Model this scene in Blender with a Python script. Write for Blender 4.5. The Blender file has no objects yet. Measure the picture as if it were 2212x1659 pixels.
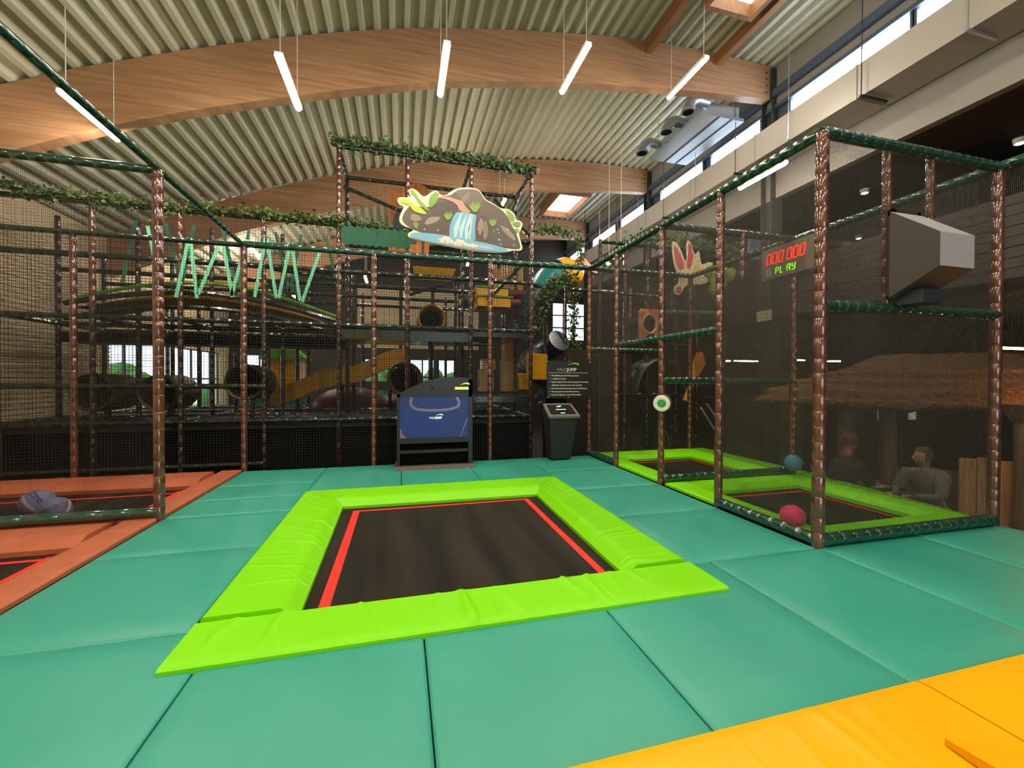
import bpy, bmesh, math, random
from mathutils import Vector, Matrix
R = random.Random(7)
sc = bpy.context.scene
COL = sc.collection
PI = math.pi

# ---------------------------------------------------------------- camera
YAW, PITCH, ROLL = 0.25838717, -0.01120382, 0.00404238
fw = Vector((math.sin(YAW)*math.cos(PITCH), math.cos(YAW)*math.cos(PITCH), math.sin(PITCH)))
rt = Vector((math.cos(YAW), -math.sin(YAW), 0)); up = rt.cross(fw)
rt2 = math.cos(ROLL)*rt + math.sin(ROLL)*up
up2 = -math.sin(ROLL)*rt + math.cos(ROLL)*up
cam = bpy.data.objects.new('camera', bpy.data.cameras.new('camera')); COL.objects.link(cam)
cam.matrix_world = Matrix(((rt2.x, up2.x, -fw.x, 0), (rt2.y, up2.y, -fw.y, 0), (rt2.z, up2.z, -fw.z, 1.5), (0, 0, 0, 1)))
cam.data.sensor_width = 36; cam.data.lens = 905.235/2212*36
cam.data.clip_start = 0.05; cam.data.clip_end = 200
sc.camera = cam
# ---------------------------------------------------------------- world, exposure, render behaviour
w = bpy.data.worlds.new('sky'); sc.world = w; w.use_nodes = True
bg = w.node_tree.nodes['Background']; bg.inputs[0].default_value = (0.78, 0.9, 1.0, 1); bg.inputs[1].default_value = 6.0
sc.view_settings.view_transform = 'Standard'; sc.view_settings.look = 'None'
sc.view_settings.gamma = 1; sc.view_settings.use_curve_mapping = False
sc.view_settings.exposure = -0.62
sc.cycles.max_bounces = 5; sc.cycles.diffuse_bounces = 3; sc.cycles.glossy_bounces = 2
sc.cycles.transmission_bounces = 2; sc.cycles.transparent_max_bounces = 14
sc.cycles.caustics_reflective = False; sc.cycles.caustics_refractive = False
sc.cycles.use_adaptive_sampling = True; sc.cycles.adaptive_threshold = 0.03
sc.cycles.sample_clamp_indirect = 4
LAMP = 420.0

# ---------------------------------------------------------------- materials
def lin(c):
    return tuple((v/12.92 if v <= .04045 else ((v+.055)/1.055)**2.4) for v in (x/255 for x in c))
MATS = {}
def mat(name, rgb=(128, 128, 128), rough=.5, metal=0, spec=.5, emit=None, es=0, noise=None, bump=None, coat=0):
    if name in MATS: return MATS[name]
    m = bpy.data.materials.new(name); m.use_nodes = True; nt = m.node_tree
    b = nt.nodes['Principled BSDF']; c = lin(rgb)
    b.inputs['Base Color'].default_value = (*c, 1); b.inputs['Roughness'].default_value = rough
    b.inputs['Metallic'].default_value = metal; b.inputs['Specular IOR Level'].default_value = spec
    if coat: b.inputs['Coat Weight'].default_value = coat; b.inputs['Coat Roughness'].default_value = .05
    if emit: b.inputs['Emission Color'].default_value = (*lin(emit), 1); b.inputs['Emission Strength'].default_value = es
    tc = None
    if noise or bump:
        tc = nt.nodes.new('ShaderNodeTexCoord')
    if noise:                      # (second colour, scale, stretch xyz, detail)
        mp = nt.nodes.new('ShaderNodeMapping'); mp.inputs['Scale'].default_value = noise[2]
        nt.links.new(tc.outputs['Object'], mp.inputs[0])
        n = nt.nodes.new('ShaderNodeTexNoise'); n.inputs['Scale'].default_value = noise[1]; n.inputs['Detail'].default_value = noise[3]
        nt.links.new(mp.outputs[0], n.inputs['Vector'])
        r = nt.nodes.new('ShaderNodeValToRGB'); r.color_ramp.elements[0].position = .35; r.color_ramp.elements[1].position = .68
        r.color_ramp.elements[0].color = (*c, 1); r.color_ramp.elements[1].color = (*lin(noise[0]), 1)
        nt.links.new(n.outputs['Fac'], r.inputs[0]); nt.links.new(r.outputs[0], b.inputs['Base Color'])
    if bump:                       # (scale, strength, distance)
        n2 = nt.nodes.new('ShaderNodeTexNoise'); n2.inputs['Scale'].default_value = bump[0]; n2.inputs['Detail'].default_value = 3
        nt.links.new(tc.outputs['Object'], n2.inputs['Vector'])
        bp = nt.nodes.new('ShaderNodeBump'); bp.inputs['Strength'].default_value = bump[1]; bp.inputs['Distance'].default_value = bump[2]
        nt.links.new(n2.outputs['Fac'], bp.inputs['Height']); nt.links.new(bp.outputs[0], b.inputs['Normal'])
    MATS[name] = m
    return m
def net_mat(name, rgb, cell, thread, rough=.6):
    """knotted net: threads on a square grid (uv in metres), clear holes between"""
    m = bpy.data.materials.new(name); m.use_nodes = True; nt = m.node_tree; N = nt.nodes; L = nt.links
    b = N['Principled BSDF']; b.inputs['Base Color'].default_value = (*lin(rgb), 1); b.inputs['Roughness'].default_value = rough
    uv = N.new('ShaderNodeUVMap'); sp = N.new('ShaderNodeSeparateXYZ'); L.new(uv.outputs[0], sp.inputs[0])
    outs = []
    for k in ('X', 'Y'):
        a = N.new('ShaderNodeMath'); a.operation = 'DIVIDE'; a.inputs[1].default_value = cell; L.new(sp.outputs[k], a.inputs[0])
        f = N.new('ShaderNodeMath'); f.operation = 'FRACT'; L.new(a.outputs[0], f.inputs[0])
        g = N.new('ShaderNodeMath'); g.operation = 'LESS_THAN'; g.inputs[1].default_value = thread/cell; L.new(f.outputs[0], g.inputs[0])
        outs.append(g)
    mx = N.new('ShaderNodeMath'); mx.operation = 'MAXIMUM'; L.new(outs[0].outputs[0], mx.inputs[0]); L.new(outs[1].outputs[0], mx.inputs[1])
    tr = N.new('ShaderNodeBsdfTransparent'); ms = N.new('ShaderNodeMixShader')
    L.new(mx.outputs[0], ms.inputs[0]); L.new(tr.outputs[0], ms.inputs[1]); L.new(b.outputs[0], ms.inputs[2])
    L.new(ms.outputs[0], N['Material Output'].inputs[0]); MATS[name] = m
    return m

M_TEAL = mat('teal_vinyl', (48, 147, 128), .42, spec=.5, noise=((56, 154, 134), 1.3, (1, 1, 1), 2), bump=(2.2, .25, .02))
M_LIME = mat('lime_vinyl', (122, 212, 2), .45, spec=.22, bump=(9, .12, .01))
M_ORANGE = mat('orange_vinyl', (178, 98, 64), .5, noise=((166, 88, 58), 6, (1, 1, 1), 3), bump=(12, .15, .01))
M_YELLOW = mat('yellow_vinyl', (242, 172, 2), .4, spec=.25, bump=(3, .25, .02))
M_BED = mat('black_mesh_bed', (22, 19, 15), .7, spec=.2, noise=((44, 38, 30), 1.6, (2.2, .25, 1), 3), bump=(220, .3, .002))
M_RED = mat('red_webbing', (230, 40, 30), .6)
M_FOAM = mat('brown_foam', (96, 54, 36), .2, spec=.7, coat=1, noise=((72, 36, 25), 5, (1, 1, 1), 2))
M_GREENFOAM = mat('dark_green_foam', (22, 62, 48), .2, spec=.7, coat=.6)
M_DARKFOAM = mat('dark_foam', (46, 28, 20), .25, spec=.6, coat=.4)
M_GREENDARK = mat('green_black_foam', (16, 38, 26), .25, spec=.6, coat=.4)
M_BLACKM = mat('black_metal', (24, 25, 26), .4)
M_DARK = mat('dark_board', (30, 25, 20), .7, noise=((20, 17, 14), 3, (1, 1, 1), 3))
M_DECK = mat('roof_deck_paint', (188, 187, 164), .45)
M_GLU = mat('glulam', (176, 136, 100), .6, noise=((146, 106, 74), 2.2, (.35, 1, 9), 6))
M_GLU2 = mat('timber_trimmer', (150, 104, 66), .6, noise=((128, 86, 54), 2.2, (4, .5, 4), 5))
M_STEEL = mat('blue_grey_steel', (66, 78, 96), .5)
M_STEELG = mat('green_grey_steel', (44, 52, 46), .6)
M_GALV = mat('galvanised', (196, 206, 214), .28, metal=.9, bump=(14, .1, .01))
M_DUCT = mat('white_duct', (160, 155, 146), .4, metal=.15, bump=(3, .15, .02))
M_WHITE = mat('white_paint', (214, 212, 204), .6)
M_CREAMW = mat('cream_cladding', (204, 184, 148), .7)
M_CHAR = mat('charcoal_ceiling', (50, 48, 46), .8)
M_BROWNB = mat('dark_brown_boards', (44, 33, 25), .65, noise=((30, 22, 17), 3, (1, .4, 6), 4))
M_SLATE = mat('dark_floor', (44, 40, 34), .6)
M_TAN = mat('pale_wood', (206, 156, 106), .6, noise=((180, 130, 86), 2.5, (5, 5, .6), 4))
M_LOG = mat('log_wood', (120, 92, 62), .7, noise=((88, 66, 44), 4, (5, 5, .5), 4))
M_THATCH = mat('thatch', (112, 78, 46), .9, noise=((64, 42, 24), 9, (1, 1, 7), 5), bump=(60, .8, .02))
M_STRAW = mat('straw', (130, 92, 52), .85)
M_IVY = mat('ivy_leaf', (44, 74, 26), .42, noise=((96, 118, 52), 7, (1, 1, 1), 1))
M_IVYP = mat('ivy_leaf_pale', (104, 128, 88), .4, noise=((60, 88, 48), 8, (1, 1, 1), 1))
M_STEM = mat('vine', (60, 54, 30), .7)
M_STRAP = mat('mint_strap', (112, 200, 160), .55)
M_STRAPD = mat('teal_strap', (46, 128, 104), .55)
M_YPL = mat('yellow_plastic', (236, 172, 14), .28, spec=.6)
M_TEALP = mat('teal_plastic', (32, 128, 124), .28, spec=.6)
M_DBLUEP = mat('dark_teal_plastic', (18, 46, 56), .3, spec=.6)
M_GPL = mat('grass_green_foam', (86, 156, 40), .45)
M_GTARP = mat('green_tarp', (10, 88, 62), .5)
M_MAROON = mat('maroon_foam', (104, 36, 32), .45)
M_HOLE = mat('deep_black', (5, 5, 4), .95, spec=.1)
M_PANE = mat('daylit_pane', (230, 240, 255), .3, emit=(220, 236, 255), es=22)
M_SKYL = mat('skylight_pane', (255, 255, 245), .3, emit=(255, 250, 236), es=6)
M_TUBE = mat('lamp_tube', (255, 240, 220), .3, emit=(255, 240, 218), es=LAMP)
M_STRIPL = mat('strip_lamp', (255, 230, 190), .3, emit=(255, 224, 160), es=14)
M_SPOT = mat('spot_lens', (255, 240, 220), .3, emit=(255, 236, 205), es=45)
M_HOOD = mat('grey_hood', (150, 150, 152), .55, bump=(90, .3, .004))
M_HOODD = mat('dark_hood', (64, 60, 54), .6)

# ---------------------------------------------------------------- mesh builder
class MB:
    def __init__(s): s.v = []; s.f = []; s.uv = {}; s.mi = []
    def add(s, vs, fs, mi=0):
        o = len(s.v); s.v += [tuple(p) for p in vs]
        for f in fs: s.f.append(tuple(i+o for i in f)); s.mi.append(mi)
    def box(s, x0, x1, y0, y1, z0, z1, mi=0, bev=0):
        if bev:
            b = bev
            P = []
            for z, q in ((z0, 0), (z1-b, 0), (z1, b)):
                P.append([(x0+q, y0+q, z), (x1-q, y0+q, z), (x1-q, y1-q, z), (x0+q, y1-q, z)])
            vs = sum(P, []); fs = [(3, 2, 1, 0), (8, 9, 10, 11)]
            for k in (0, 4):
                for i in range(4): j = (i+1) % 4; fs.append((k+i, k+j, k+4+j, k+4+i))
            s.add(vs, fs, mi); return
        vs = [(x0, y0, z0), (x1, y0, z0), (x1, y1, z0), (x0, y1, z0), (x0, y0, z1), (x1, y0, z1), (x1, y1, z1), (x0, y1, z1)]
        s.add(vs, [(3, 2, 1, 0), (4, 5, 6, 7), (0, 1, 5, 4), (1, 2, 6, 5), (2, 3, 7, 6), (3, 0, 4, 7)], mi)
    def quad(s, a, b, c, d, mi=0, uvs=None):
        s.add([a, b, c, d], [(0, 1, 2, 3)], mi)
        if uvs: s.uv[len(s.f)-1] = uvs
    def rings(s, rs, mi=0, caps=True):
        n = len(rs[0]); o = len(s.v)
        for r in rs: s.v += [tuple(p) for p in r]
        for k in range(len(rs)-1):
            for i in range(n):
                j = (i+1) % n; s.f.append((o+k*n+i, o+k*n+j, o+(k+1)*n+j, o+(k+1)*n+i)); s.mi.append(mi)
        if caps:
            s.f.append(tuple(o+i for i in reversed(range(n)))); s.mi.append(mi)
            s.f.append(tuple(o+(len(rs)-1)*n+i for i in range(n))); s.mi.append(mi)
    def tube(s, p0, p1, prof, n=10, mi=0, caps=True):
        """prof: list of (t in metres along, radius)"""
        p0 = Vector(p0); p1 = Vector(p1); d = (p1-p0).normalized()
        a = d.orthogonal().normalized(); b = d.cross(a); rs = []
        for t, r in prof:
            c = p0+d*t
            rs.append([c+a*(r*math.cos(2*PI*i/n))+b*(r*math.sin(2*PI*i/n)) for i in range(n)])
        s.rings(rs, mi, caps)
    def cyl(s, p0, p1, r, n=10, mi=0, r2=None):
        L = (Vector(p1)-Vector(p0)).length; s.tube(p0, p1, [(0, r), (L, r if r2 is None else r2)], n, mi)
    def path(s, pts, r, n=8, mi=0, caps=True):
        pts = [Vector(p) for p in pts]; rs = []
        a = None
        for i, p in enumerate(pts):
            d = (pts[min(i+1, len(pts)-1)]-pts[max(i-1, 0)]).normalized()
            if a is None: a = d.orthogonal().normalized()
            a = (a-d*a.dot(d)).normalized(); b = d.cross(a)
            rr = r[i] if isinstance(r, (list, tuple)) else r
            rs.append([p+a*(rr*math.cos(2*PI*k/n))+b*(rr*math.sin(2*PI*k/n)) for k in range(n)])
        s.rings(rs, mi, caps)
    def prism(s, poly, ax, a, b, mi=0):
        """extrude a 2-D polygon along axis ax ('x','y','z') from a to b"""
        def P(u, v, t): return {'x': (t, u, v), 'y': (u, t, v), 'z': (u, v, t)}[ax]
        n = len(poly); vs = [P(u, v, a) for u, v in poly]+[P(u, v, b) for u, v in poly]
        fs = [tuple(range(n)), tuple(range(2*n-1, n-1, -1))]+[(i, i+n, (i+1) % n+n, (i+1) % n) for i in range(n)]
        s.add(vs, fs, mi)
    def sphere(s, c, r, n=16, m=10, sc3=(1, 1, 1), mi=0):
        o = len(s.v); c = Vector(c)
        s.v.append(tuple(c+Vector((0, 0, r*sc3[2]))))
        for j in range(1, m):
            for i in range(n):
                th = PI*j/m; ph = 2*PI*i/n
                s.v.append((c.x+r*sc3[0]*math.sin(th)*math.cos(ph), c.y+r*sc3[1]*math.sin(th)*math.sin(ph), c.z+r*sc3[2]*math.cos(th)))
        s.v.append(tuple(c-Vector((0, 0, r*sc3[2])))); e = len(s.v)-1
        for i in range(n):
            s.f.append((o, o+1+i, o+1+(i+1) % n)); s.mi.append(mi)
            s.f.append((e, o+1+(m-2)*n+(i+1) % n, o+1+(m-2)*n+i)); s.mi.append(mi)
        for j in range(m-2):
            for i in range(n):
                a = o+1+j*n+i; b = o+1+j*n+(i+1) % n; s.f.append((a, a+n, b+n, b)); s.mi.append(mi)
    def grid(s, fn, nu, nv, mi=0):
        o = len(s.v)
        for j in range(nv+1):
            for i in range(nu+1): s.v.append(tuple(fn(i/nu, j/nv)))
        for j in range(nv):
            for i in range(nu):
                a = o+j*(nu+1)+i; s.f.append((a, a+1, a+nu+2, a+nu+1)); s.mi.append(mi)
    def build(s, name, mats, parent=None, smooth=False, label=None, kind=None, fix=True):
        me = bpy.data.meshes.new(name); me.from_pydata(s.v, [], s.f)
        for m in (mats if isinstance(mats, (list, tuple)) else [mats]): me.materials.append(m)
        me.polygons.foreach_set('material_index', s.mi)
        if smooth: me.polygons.foreach_set('use_smooth', [True]*len(s.f))
        if s.uv:
            ul = me.uv_layers.new(name='UVMap')
            for fi, uvs in s.uv.items():
                for k, li in enumerate(me.polygons[fi].loop_indices): ul.data[li].uv = uvs[k]
        elif fix:
            bm = bmesh.new(); bm.from_mesh(me); bmesh.ops.recalc_face_normals(bm, faces=bm.faces); bm.to_mesh(me); bm.free()
        if smooth: me.set_sharp_from_angle(angle=math.radians(42))
        me.update()
        return link(name, me, parent, label, kind)
def link(name, data, parent=None, label=None, kind=None):
    o = bpy.data.objects.new(name, data); COL.objects.link(o)
    if parent is not None:
        o.parent = parent; o.matrix_parent_inverse = Matrix.Translation(-wloc(parent))
    if label: o['label'] = label
    if kind: o['kind'] = kind
    return o
def wloc(o):
    v = Vector((0, 0, 0)) 
    while o is not None:
        v = v+o.location+(o.matrix_parent_inverse.to_translation() if o.parent else Vector((0, 0, 0))); o = o.parent
    return v
def tag(o, label, cat, group=None, kind=None):
    o['label'] = label; o['category'] = cat
    if group: o['group'] = group
    if kind: o['kind'] = kind
    return o
def thing(name, loc, label, cat, group=None):
    o = bpy.data.objects.new(name, None); o.location = loc; o.empty_display_size = .1; COL.objects.link(o)
    return tag(o, label, cat, group)
def struct(o): o['kind'] = 'structure'; return o

def sleeve(mb, p0, p1, r=.046, seg=.15, n=12, seed=0, lo=.94):
    """foam sleeve pinched by cable ties at uneven distances"""
    L = (Vector(p1)-Vector(p0)).length; rr = random.Random(seed*31+5); t = 0; prof = [(0, r*.95)]
    while t < L-.06:
        s = seg*rr.uniform(.75, 1.3)
        if t+s > L-.05: s = L-t
        q = r*rr.uniform(.985, 1.015)
        prof += [(t+.006, q), (t+s*.5, q*1.004), (t+s-.006, q)]
        if t+s < L-.001: prof.append((t+s, r*lo))
        t += s
    prof.append((L, r*.93)); mb.tube(p0, p1, prof, n)
def post(parent, x, y, z0, z1, r=.046, m=None, n=12, seed=None, seg=.15, name='post'):
    mb = MB(); sleeve(mb, (x, y, z0), (x, y, z1), r, seg, n, seed if seed is not None else int(x*100+y*7))
    return mb.build(name, m or M_FOAM, parent, smooth=True)
def rail(parent, p0, p1, r=.05, m=None, n=12, seed=3, seg=.14, name='rail'):
    mb = MB(); sleeve(mb, p0, p1, r, seg, n, seed)
    return mb.build(name, m or M_GREENFOAM, parent, smooth=True)
def net(parent, a, b, z0, z1, m, name='net', z1b=None):
    """vertical net between plan points a and b"""
    L = math.hypot(b[0]-a[0], b[1]-a[1]); z1b = z1 if z1b is None else z1b
    mb = MB(); mb.quad((a[0], a[1], z0), (b[0], b[1], z0), (b[0], b[1], z1b), (a[0], a[1], z1), uvs=[(0, z0), (L, z0), (L, z1b), (0, z1)])
    return mb.build(name, m, parent)
def text(parent, body, size, origin, ux, uz, m, name='lettering', ext=.001, align='LEFT', shear=0, sp=1.0, off=0):
    cu = bpy.data.curves.new(name, 'FONT'); cu.body = body; cu.size = size; cu.extrude = ext; cu.align_x = align
    cu.shear = shear; cu.space_character = sp; cu.offset = off; cu.resolution_u = 3
    o = bpy.data.objects.new(name, cu); COL.objects.link(o)
    me = bpy.data.meshes.new_from_object(o.evaluated_get(bpy.context.evaluated_depsgraph_get()))
    COL.objects.unlink(o); bpy.data.objects.remove(o)
    ux = Vector(ux).normalized(); uz = Vector(uz).normalized(); un = ux.cross(uz)
    me.transform(Matrix(((ux.x, uz.x, un.x, origin[0]), (ux.y, uz.y, un.y, origin[1]), (ux.z, uz.z, un.z, origin[2]), (0, 0, 0, 1))))
    me.materials.clear(); me.materials.append(m)
    return link(name, me, parent)
def interp(P, x):
    if x <= P[0][0]: a, b = P[0], P[1]
    elif x >= P[-1][0]: a, b = P[-2], P[-1]
    else:
        for a, b in zip(P, P[1:]):
            if a[0] <= x <= b[0]: break
    return a[1]+(b[1]-a[1])*(x-a[0])/(b[0]-a[0])

# ================================================================ SETTING
TOP = [(-7.2, 4.86), (-5.54, 5.68), (-4.57, 6.12), (-3.27, 6.63), (-1.97, 7.09), (-.97, 7.4), (.26, 7.74), (2.13, 8.1), (3.86, 8.36), (4.9, 8.47), (6.25, 8.55), (8.3, 8.56)]
BOT = [(-7.2, 3.9), (-5.55, 4.70), (-5.02, 4.95), (-4.235, 5.31), (-3.15, 5.72), (-1.97, 6.11), (-.97, 6.42), (.75, 6.89), (2.88, 7.27), (4.17, 7.44), (6.02, 7.65), (8.05, 7.82)]
XL, XW, YF, YN, ZF = -7.0, 8.2, 20.0, -6.0, -0.8

# floor of the hall (lower level) and padded play deck
mb = MB(); mb.box(XL-.2, 24, YN, YF+.2, ZF-.2, ZF); struct(mb.build('floor_hall', M_SLATE))
mb = MB(); mb.box(-5.6, 6.38, -2.5, 7.78, ZF, -.36); mb.box(-2.46, 2.3, -2.5, 2.9, -.36, -.045)
mb.box(-2.46, -1.25, 2.9, 7.78, -.36, -.045); mb.box(2.3, 3.64, -2.5, 7.78, -.36, -.045); mb.box(3.64, 6.06, -2.5, 2.95, -.36, -.045); mb.box(-1.25, 2.3, 5.95, 7.78, -.36, -.045)
fl = struct(mb.build('floor', M_BLACKM)); fl['label'] = 'raised play deck covered with teal padded mats'
mats_xy = []
for y0, y1 in ((6.6, 7.62), (5.9, 6.6), (5.25, 5.9), (4.2, 5.25), (2.87, 4.2)): mats_xy.append((-2.46, -1.215, y0, y1))
for y0, y1 in ((1.5, 2.87), (.3, 1.5), (-1, .3)): mats_xy.append((-2.46, -1.03, y0, y1))
for x0, x1 in ((-1.03, .13), (.13, 1.3)): mats_xy += [(x0, x1, .6, 2.6), (x0, x1, -1.4, .6)]
mats_xy += [(1.3, 2.47, 1.48, 2.915), (2.47, 3.64, 1.48, 2.915), (3.62, 4.85, 1.48, 2.955), (4.85, 6.06, 1.48, 2.955)]
mats_xy += [(2.26, 3.60, 2.915, 4.13), (2.26, 3.60, 4.13, 5.3), (2.26, 3.60, 5.3, 6.45), (2.3, 3.60, 6.45, 7.62)]
mats_xy += [(-1.215, 0.005, 5.94, 7.62), (.005, 1.15, 5.94, 7.62), (1.15, 2.3, 5.94, 7.62)]
for i, (x0, x1, y0, y1) in enumerate(mats_xy):
    g = .004
    mb = MB()
    def F(u, v, x0=x0, x1=x1, y0=y0, y1=y1, i=i):
        # cushion top with rounded rim
        e = .018
        x = x0+g+(x1-x0-2*g)*u; y = y0+g+(y1-y0-2*g)*v
        d = min(x-x0-g, x1-g-x, y-y0-g, y1-g-y); z = -.012*(max(0, 1-d/e))**2
        z += .0018*math.sin(3.1*x+i)*math.sin(2.3*y+2*i)
        return (x, y, z)
    def cs(L):
        k = .018/L
        return [0, k*.35, k]+[k+(1-2*k)*t/8 for t in range(1, 8)]+[1-k, 1-k*.35, 1]
    U = cs(x1-x0-2*g); V = cs(y1-y0-2*g); nU, nV = len(U), len(V)
    vs = [F(u, v) for v in V for u in U]
    fs = [(j*nU+k, j*nU+k+1, (j+1)*nU+k+1, (j+1)*nU+k) for j in range(nV-1) for k in range(nU-1)]
    rim = [k for k in range(nU)]+[j*nU+nU-1 for j in range(1, nV)]+[(nV-1)*nU+k for k in range(nU-2, -1, -1)]+[j*nU for j in range(nV-2, 0, -1)]
    o = len(vs); vs += [(vs[k][0], vs[k][1], -.045) for k in rim]
    fs += [(rim[(k+1) % len(rim)], rim[k], o+k, o+(k+1) % len(rim)) for k in range(len(rim))]
    mb.add(vs, fs); mb.build('mat', M_TEAL, fl, smooth=True)

# roof: trapezoidal deck, ribs along y
mb = MB(); x = -7.2; prof = []; p = .25
while x < 8.3:
    for dx, dz in ((0, 0), (.07, 0), (.10, .085), (.22, .085)):
        prof.append((x+dx, interp(TOP, x+dx)+dz+.01))
    x += p
vs = [(a, YN, b) for a, b in prof]+[(a, YF+.3, b) for a, b in prof]; n = len(prof)
mb.add(vs, [(i, i+1, n+i+1, n+i) for i in range(n-1)])
mb.add([(a, YN, b+.12) for a, b in prof[::8]]+[(a, YF+.3, b+.12) for a, b in prof[::8]], [(i, i+1, len(prof[::8])+i+1, len(prof[::8])+i) for i in range(len(prof[::8])-1)])
ce = struct(mb.build('ceiling', M_DECK)); ce['label'] = 'curved ribbed metal roof deck'
# glulam beams
for k, y in enumerate((-2.0, 2.84, 7.70, 12.56, 17.4)):
    mb = MB(); n = 40; T = []
    for i in range(n+1):
        x = -7.0+15.0*i/n; T.append((x, interp(BOT, x), interp(TOP, x)))
    for q in range(2):
        rs = []
    rs = [[(x, y, zb), (x, y+.2, zb), (x, y+.2, zt), (x, y, zt)] for x, zb, zt in T]
    mb.rings(rs)
    for bx, bz in ((7.9, 7.95), (7.9, 8.1), (7.9, 8.25), (7.9, 8.38)): mb.cyl((bx, y-.012, bz), (bx, y+.01, bz), .018, 8, 1)
    b = mb.build('trim_%d' % (k+1), [M_GLU, M_BLACKM]); struct(b); b['label'] = 'curved glued laminated timber roof beam'
# timber trimmers + skylights
for (x0, x1, y0, y1) in ((5.35, 6.25, 5.4, 6.45), (5.6, 6.7, 14.4, 16.4)):
    mb = MB(); zt = interp(TOP, (x0+x1)/2)+.02; zb = zt-.32; t = .09
    mb.box(x0-t, x1+t, y0-t, y0, zb, zt); mb.box(x0-t, x1+t, y1, y1+t, zb, zt); mb.box(x0-t, x0, y0, y1, zb, zt); mb.box(x1, x1+t, y0, y1, zb, zt)
    s = thing('skylight', (x0, y0, zb), 'timber-framed roof light with glowing pane ' + ('between the first two roof beams' if y0 < 8 else 'beyond the second roof beam'), 'skylight', 'roof lights')
    mb.build('frame', M_GLU2, s)
    mb = MB(); mb.box(x0, x1, y0, y1, zt-.08, zt-.05); mb.build('pane', M_SKYL, s)
for k, x in enumerate((4.9, 6.6)):
    mb = MB(); mb.box(x-.07, x+.07, 2.95, 7.7, interp(TOP, x)-.26, interp(TOP, x)-.02); struct(mb.build('trim_%d' % (8+k), M_GLU2))

# right clerestory wall
mb = MB(); mb.box(8.15, 8.3, YN, YF, 5.6, 6.95); mb.box(8.15, 8.3, YN, YF, 7.62, 8.7)
struct(mb.build('wall_right', mat('grey_wall', (132, 128, 122), .7)))
mb = MB(); mb.box(8.1, 8.2, YN, YF, 7.6, 7.68); mb.box(8.1, 8.2, YN, YF, 6.93, 7.0); mb.box(8.02, 8.12, YN, YF, 7.85, 8.0)
struct(mb.build('trim_10', M_STEEL))
wi = 0
for a, b in ((-2.3, 2.5), (3.2, 5.0), (5.1, 7.3), (8.1, 9.72), (10.05, 12.02), (12.8, 14.55), (15, 17), (17.8, 19.6)):
    wi += 1; mb = MB(); mb.box(8.2, 8.22, a, b, 6.98, 7.6); o = mb.build('window_%d' % wi, M_PANE); struct(o); o['label'] = 'bright high clerestory window'
    mb = MB()
    for yy in (a-.06, b): mb.box(8.14, 8.24, yy, yy+.06, 6.95, 7.64)
    mb.build('frame', M_STEEL, o)
mb = MB()
prev = -2.3
for a, b in ((2.5, 3.2), (5.0, 5.1), (7.3, 8.1), (9.72, 10.05), (12.02, 12.8), (14.55, 15), (17, 17.8), (19.6, 20), (-6, -2.3)): mb.box(8.2, 8.28, a, b, 6.95, 7.62)
struct(mb.build('trim_11', M_STEEL))
# columns carrying the beams
for k, y in enumerate((2.84, 7.70, 12.56, 17.4)):
    mb = MB(); yy = y+.1
    mb.box(8.02, 8.34, yy-.14, yy-.12, ZF, 8.5); mb.box(8.02, 8.34, yy+.12, yy+.14, ZF, 8.5); mb.box(8.16, 8.18, yy-.12, yy+.12, ZF, 8.5)
    o = mb.build('column', M_STEEL if False else M_STEELG); struct(o); o['label'] = 'dark steel column at the end of a roof beam'
# white rectangular duct with hangers
du = thing('ventilation_duct', (7.4, 0, 6.25), 'long pale rectangular air duct below the high windows', 'duct')
for i in range(11):
    y0 = -3+i*2.1; mb = MB(); mb.box(7.4, 8.1, y0+.01, y0+2.09, 6.24, 6.8, bev=.0)
    mb.box(7.385, 8.1, y0-.015, y0+.015, 6.225, 6.815)
    mb.build('duct_section', M_DUCT, du)
for i in range(14):
    y0 = -1.5+i*1.35; mb = MB(); mb.box(7.30, 7.9, y0, y0+.035, 6.18, 6.215); mb.cyl((7.33, y0+.017, 6.2), (7.33, y0+.017, 8.5), .008, 6)
    mb.build('hanger', M_BLACKM if i % 2 else M_GALV, du)

# side rooms on the right
mb = MB(); mb.box(8.3, 24, YN, YF, 5.6, 5.8); o = struct(mb.build('ceiling_low', M_CHAR)); o['label'] = 'dark lower ceiling of the side hall'
mb = MB(); mb.box(XL-.2, XL, YN, 12.6, ZF, 5.4); mb.box(XL-.2, XL, 12.6, 19.2, ZF, .45); mb.box(XL-.2, XL, 12.6, 19.2, 2.5, 5.4); mb.box(XL-.2, XL, 19.2, YF+.2, ZF, 5.4)
wl = struct(mb.build('wall_left', M_CREAMW)); wl['label'] = 'cream corrugated wall'
mb = MB()
for i in range(46):
    z = .0+i*.1; y1 = 12.6 if .45 < z < 2.5 else YF
    mb.box(XL, XL+.018, YN+6, y1, z, z+.055)
mb.build('cladding_rib', M_CREAMW, wl, kind='stuff')
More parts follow.
